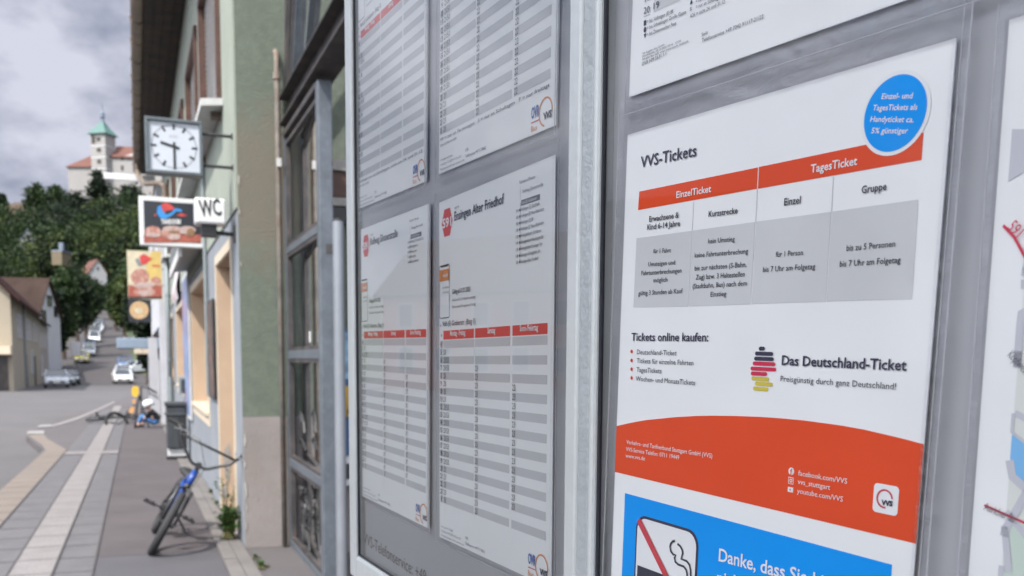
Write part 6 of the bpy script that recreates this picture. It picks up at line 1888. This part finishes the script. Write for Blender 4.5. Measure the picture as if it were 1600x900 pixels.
    for i, (s, wd) in enumerate((('Alle Angaben ohne Gewähr', .027), ('Druckdatum: 20.12.2025 10:16 Linie 591', .045), ('Fahrplanauskunft unter www.vvs.de', .052), ('OVR HM 591.1', .024))):
        sh.text(s, (a[0], a[1] - .0022 - i * .0040), (a[0] + wd, a[1] - .0022 - i * .0040), .0018, 'inkgrey')
    a = q8(402, 775)
    sh.text('OVR', (a[0], a[1]), (a[0] + .006, a[1]), .0024, 'ink'); sh.text('Telefonservice +49 711 90662', (a[0], a[1] - .0048), (a[0] + .040, a[1] - .0048), .0024, 'ink')
    a = q8(612, 856); b = q8(637, 868)
    sh.text('OVR', (a[0], a[1]), (b[0], a[1]), .0072, 'logoblue', 2, .03, name='logo')
    sh.rect('logo', 'logored', a[0], b[0], a[1] - .0032, a[1] - .0024, 2); sh.text('Bus', (a[0], a[1] - .0090), (b[0] - .003, a[1] - .0090), .0038, 'logoorange', 2, name='logo')
    c = q8(657, 872); sh.ring('logo', 'logoorange', c, .0092, .0092, .0012, -8, 262, 2); d0 = (c[0] - .002, c[1] - .0052)
    sh.text('VVS', d0, (c[0] + .0098, d0[1]), .0042, 'ink', 4, .05, name='logo')
S1 = [('01', 'Vaihingen (E) Stadthalle'), ('03', 'Vaihingen (E) Neue Bahnhofstr.'), ('05', 'Vaihingen (E) Bf'), ('10', 'Vaihingen (E) Neue Bahnhofstr.'), ('13', 'Kleinglattbach Schillerstr.'), ('14', 'Kleinglattbach Rieslingstraße'), ('15', 'Kleinglattbach Ensinger Str.'), ('18', 'Ensingen Kleinglattb. Str.'), ('20', 'Ensingen Alter Friedhof')]
S2 = [('02', 'Vaihingen (E) Friedhof/Schule'), ('05', 'Roßwag Seewiesen'), ('08', 'Roßwag Lammstr.'), ('11', 'Roßwag Markt'), ('13', 'Roßwag Silvanerstr.')]
def d1(h): return [] if h == 4 else ['53'] if h == 5 else ['23', '53'] if h in (6, 7, 12, 13, 14, 15, 16, 17, 18, 19) else ['23']
def d2(h): return [] if 4 <= h < 7 else ['23']
def d3(h): return [] if (4 <= h < 9 or h in (23, 0)) else ['23']
timetable(ref, 'Ensingen Alter Friedhof', S1, (d1, d2, d3), 4, ''); ref.done(); ref.sleeve(.003, .008, .004, .008)
u_ = ref
s2 = Sheet(B1, -.9924, .1442, -.0139, .21, .297, 'timetable_sheet', 'bus timetable headed Roßwag Silvanerstraße in the left case', 'timetable')
timetable(s2, 'Roßwag Silvanerstraße', S2, (lambda h: [] if h == 4 else ['07'] if h < 6 or 8 < h < 16 else ['07', '37'] if h in (6, 16, 17) else ['07'], lambda h: [] if h < 7 and h > 3 else ['07'], lambda h: [] if (h < 9 and h > 3) or h == 0 else ['07']), 4, ''); s2.done(); s2.sleeve(.004, .004, .004, .008)
a, b, rt = bl_sheet(B1, (685.8, 272.1), (866.5, 196.3), .21, .297)
s3 = Sheet(B1, a, b, rt, .21, .297, 'timetable_sheet', 'bus timetable with minutes 21 and 51, cut off above the Ensingen timetable', 'timetable')
timetable(s3, 'Vaihingen (E) Bahnhof', S1, (lambda h: [] if h == 4 else ['21', '51'] if 5 < h < 20 else ['21'], lambda h: [] if 4 <= h < 6 else ['22'], lambda h: [] if 4 <= h < 8 else ['22']), 4, 'W = nur an Ferientagen   S = nur an Schultagen   F = nur freitags'); s3.done(); s3.sleeve(.003, .006, .007, .004)
a, b, rt = bl_sheet(B1, (560.2, 326.5), (670.6, 281.2), .21, .297)
s4 = Sheet(B1, a, b, rt, .21, .297, 'timetable_sheet', 'bus timetable cut off above the Roßwag timetable', 'timetable')
timetable(s4, 'Horrheim Rathaus', S2, (lambda h: [] if h < 6 and h > 3 else ['38', '51'] if h in (7, 13) else ['38'] if h % 3 == 0 else [], lambda h: [], lambda h: []), 4, 'Verkehr nur an Schultagen, nicht am 24. und 31.12.'); s4.done(); s4.sleeve(.004, .004, .006, .004)

# ------------------------------------------------------------------ upper sheet of the right case
a, b, rt = bl_sheet(B2, (982.8, 151.8), (1300, 40.6), .25, .297)
s5 = Sheet(B2, a, b, rt, .25, .297, 'timetable_sheet', 'bus timetable with hour 20 and a phone number, cut off above the ticket poster', 'timetable')
k1 = lambda x, y: (920 + x / 4.848, y / 4.848)
T7 = lambda s, p0, p1, h, m='ink', **k: s5.pxtext(s, k1(*p0), k1(*p1), h / 4.848, m, **k)
s5.pxrect('table_row', 'band2', k1(492, -40), k1(700, 78), 1) if False else None
T7('20', (422, 108), (467, 93), 46); T7('19', (496, 72), (538, 55), 46); T7('19', (432, 20), (467, 6), 46)
q_ = [s5.loc(*k1(*p)) for p in ((492, 92), (692, 5), (692, -70), (500, -5))]; s5.poly('table_row', 'band2', q_, 1)
s5.stroke('table_row', 'inkpale', [s5.loc(*k1(418, 128)), s5.loc(*k1(468, 108))], .0003, 1)
for i, (y0, s, x1, y1) in enumerate(((180, '= bis Vaihingen (E) Bf', 645, 100), (228, '= bis Schützingen Große Gasse', 742, 104), (277, '= bis Zaisersweiher Post', 668, 190))):
    T7(s, (447, y0), (x1, y1), 27)
    c = s5.loc(*k1(429, y0 - 2)); k = .0011
    if i == 0: s5.rect('symbol', 'ink', c[0] - k, c[0] + k, c[1] - k, c[1] + k * 1.5, 2)
    elif i == 1: s5.ell('symbol', 'ink', c, k * 1.1, k * 1.4, 2, 16)
    else: s5.poly('symbol', 'ink', [(c[0] - k, c[1] + k * 1.2), (c[0], c[1] - k), (c[0] + k, c[1] + k * 1.2)], 2)
c = s5.loc(*k1(781, 14)); k = .0011; s5.poly('symbol', 'ink', [(c[0] - k, c[1] - k), (c[0] + k, c[1] - k), (c[0], c[1] + k * 1.2)], 2)
T7('S', (772, 87), (786, 82), 27); T7('= nur an Schultagen', (818, 68), (1010, -12), 27); T7('= nur an Ferientagen', (818, 24), (1010, -54), 27); T7('A26 = nicht 24. und 31.12.', (772, 140), (1042, 24), 27)
T7('Seiz', (860, 280), (907, 257), 26); T7('Telefonservice +49 7042 91117-21/22', (862, 323), (1330, 140), 28)
for s, p0, p1 in (('Alle Angaben ohne Gewähr', (412, 416), (582, 344)), ('Druckdatum: 20.12.2025 10:16   12:30', (412, 438), (703, 318)), ('Fahrplan Bus 5631 unter www.vvs.de, Auskunft', (412, 460), (760, 320))): T7(s, p0, p1, 15, 'ink')
T7('OVR HM 5631.1.1', (408, 502), (592, 420), 27)
s5.done(); s5.sleeve(.001, .02, .0105, .004)

# ------------------------------------------------------------------ street map at the right edge
m0, m1_ = B2.uv(1577, 31), B2.uv(1513, 900)
rt = atan2(-(m1_[0] - m0[0]), -(m1_[1] - m0[1])) * -1
mp_ = Sheet(B2, m0[0], m0[1], rt, .42, .40, 'street_map', 'street map with blue water and red route 591', 'map')
z8 = lambda x, y: (1420 + x / 2.572, 200 + y / 2.572); z9 = lambda x, y: (1420 + x / 2.572, 550 + y / 2.572)
lm = mp_.loc
mp_.rect('map_print', 'mapland', .0135, .40, -.385, -.012, 1)
m_lo = .0135
mp_.poly('map_print', 'mapstreet', [lm(*z8(418, 5)), lm(*z8(560, 5)), lm(*z8(560, 120)), lm(*z8(402, 215))], 2)
def cl(pts): return [(max(p[0], m_lo), p[1]) for p in [lm(*q) for q in pts]]
mp_.poly('map_print', 'mapblue', cl([z8(385, 420), z8(440, 520), z8(425, 560), z8(375, 590)]), 2)
mp_.poly('map_print', 'mapblue', cl([z9(335, 260), z9(400, 330), z9(520, 400), z9(620, 440), z9(640, 640), z9(520, 560), z9(420, 500), z9(320, 415)]), 2)
mp_.poly('map_print', 'mapgreen', cl([z9(345, 130), z9(410, 190), z9(375, 265), z9(335, 230)]), 2); mp_.poly('map_print', 'mapgreen', cl([z9(405, 700), z9(560, 690), z9(560, 900), z9(330, 900), z9(330, 880), z9(420, 860)]), 2)
for pts, w_ in (([z8(380, 425), z8(420, 480), z8(463, 560), z8(480, 640)], 5), ([z8(370, 600), z8(430, 570), z8(520, 530)], 8), ([z8(372, 615), z8(430, 640), z8(520, 630)], 8), ([z8(520, 715), z8(440, 745), z8(390, 785), z8(405, 890), z8(402, 960)], 11),
                ([z9(340, 55), z9(420, -5)], 11), ([z9(335, 240), z9(400, 320), z9(520, 400)], 5), ([z9(430, 245), z9(540, 300)], 9), ([z9(325, 425), z9(420, 500), z9(520, 590)], 12), ([z9(305, 725), z9(395, 708), z9(480, 560), z9(560, 500)], 12), ([z9(388, 700), z9(405, 885)], 10), ([z9(395, 640), z9(470, 735), z9(540, 740)], 9), ([z9(300, 840), z9(335, 920)], 8)):
    mp_.stroke('map_print', 'mapstreet', cl(pts), .00027 * w_, 3)
mp_.stroke('bus_route', 'crimson', [lm(*z8(385, 392)), lm(*z8(430, 440)), lm(*z8(465, 505)), lm(*z8(520, 600))], .0011, 4); mp_.stroke('bus_route', 'crimson', [lm(*z9(309, 615)), lm(*z9(400, 655)), lm(*z9(470, 685)), lm(*z9(560, 720))], .0009, 4)
def mtext(s, p0, p1, h, m='ink'):
    a, b = lm(*p0), lm(*p1); put_text(mp_.mb('lettering', m), mp_.fn(6), s, a, b, h, .0)
mtext('591', z8(402, 405), z8(440, 445), .0042, 'crimson'); mtext('Köpfwiesenweg', z9(403, 15), z9(516, 138), .0030, 'inkgrey'); mtext('Auricher Str.', z9(308, 632), z9(440, 690), .0030, 'inkgrey')
mp_.done(); mp_.sleeve(.003, .003, .004, .006)

# ------------------------------------------------------------------ added unseen shelter: posts carry the cases, front strip sized to block their sun
sh = thing('added_shelter', 'added unseen grey steel shelter carrying the notice cases and blocking their sun', 'shelter', B1.P(-.5, -1.4, -.1))
for bd, u in ((B1, -1.00), (B2, -.40), (B2, .36)):
    q = MB(); p = bd.P(u, 0, -.085); g0 = zt(p.y)
    q.obox(Vector((p.x, p.y, g0)) , bd.e * -.06, bd.n * .06, ZZ * (3.0 - g0)); q.build('post', M['steel'], sh, bevel=.004)
q = MB(); p = B1.P(-1.0, 0, 1.28); p.z = 2.95
q.obox(p, B1.e * -2.7, B1.n * .66, ZZ * .16); q.build('sun_blocker', M['lightsteel'], sh, bevel=.01)  # solid strip added out of view to keep the sun off both cases
q = MB(); p = B1.P(-1.0, 0, .615); p.z = 3.03
q.obox(p, B1.e * -2.7, B1.n * .80, ZZ * .012); q.build('added_glass_roof', M['caseglass2'], sh)  # added clear sheet, lets sky light down to the cases
for u in (-.98, .2, 1.6):
    q = MB(); p = B1.P(u, 0, .615); p.z = 2.96
    q.obox(p, B1.e * -.06, B1.n * .75, ZZ * .065); q.build('rafter', M['steel'], sh)
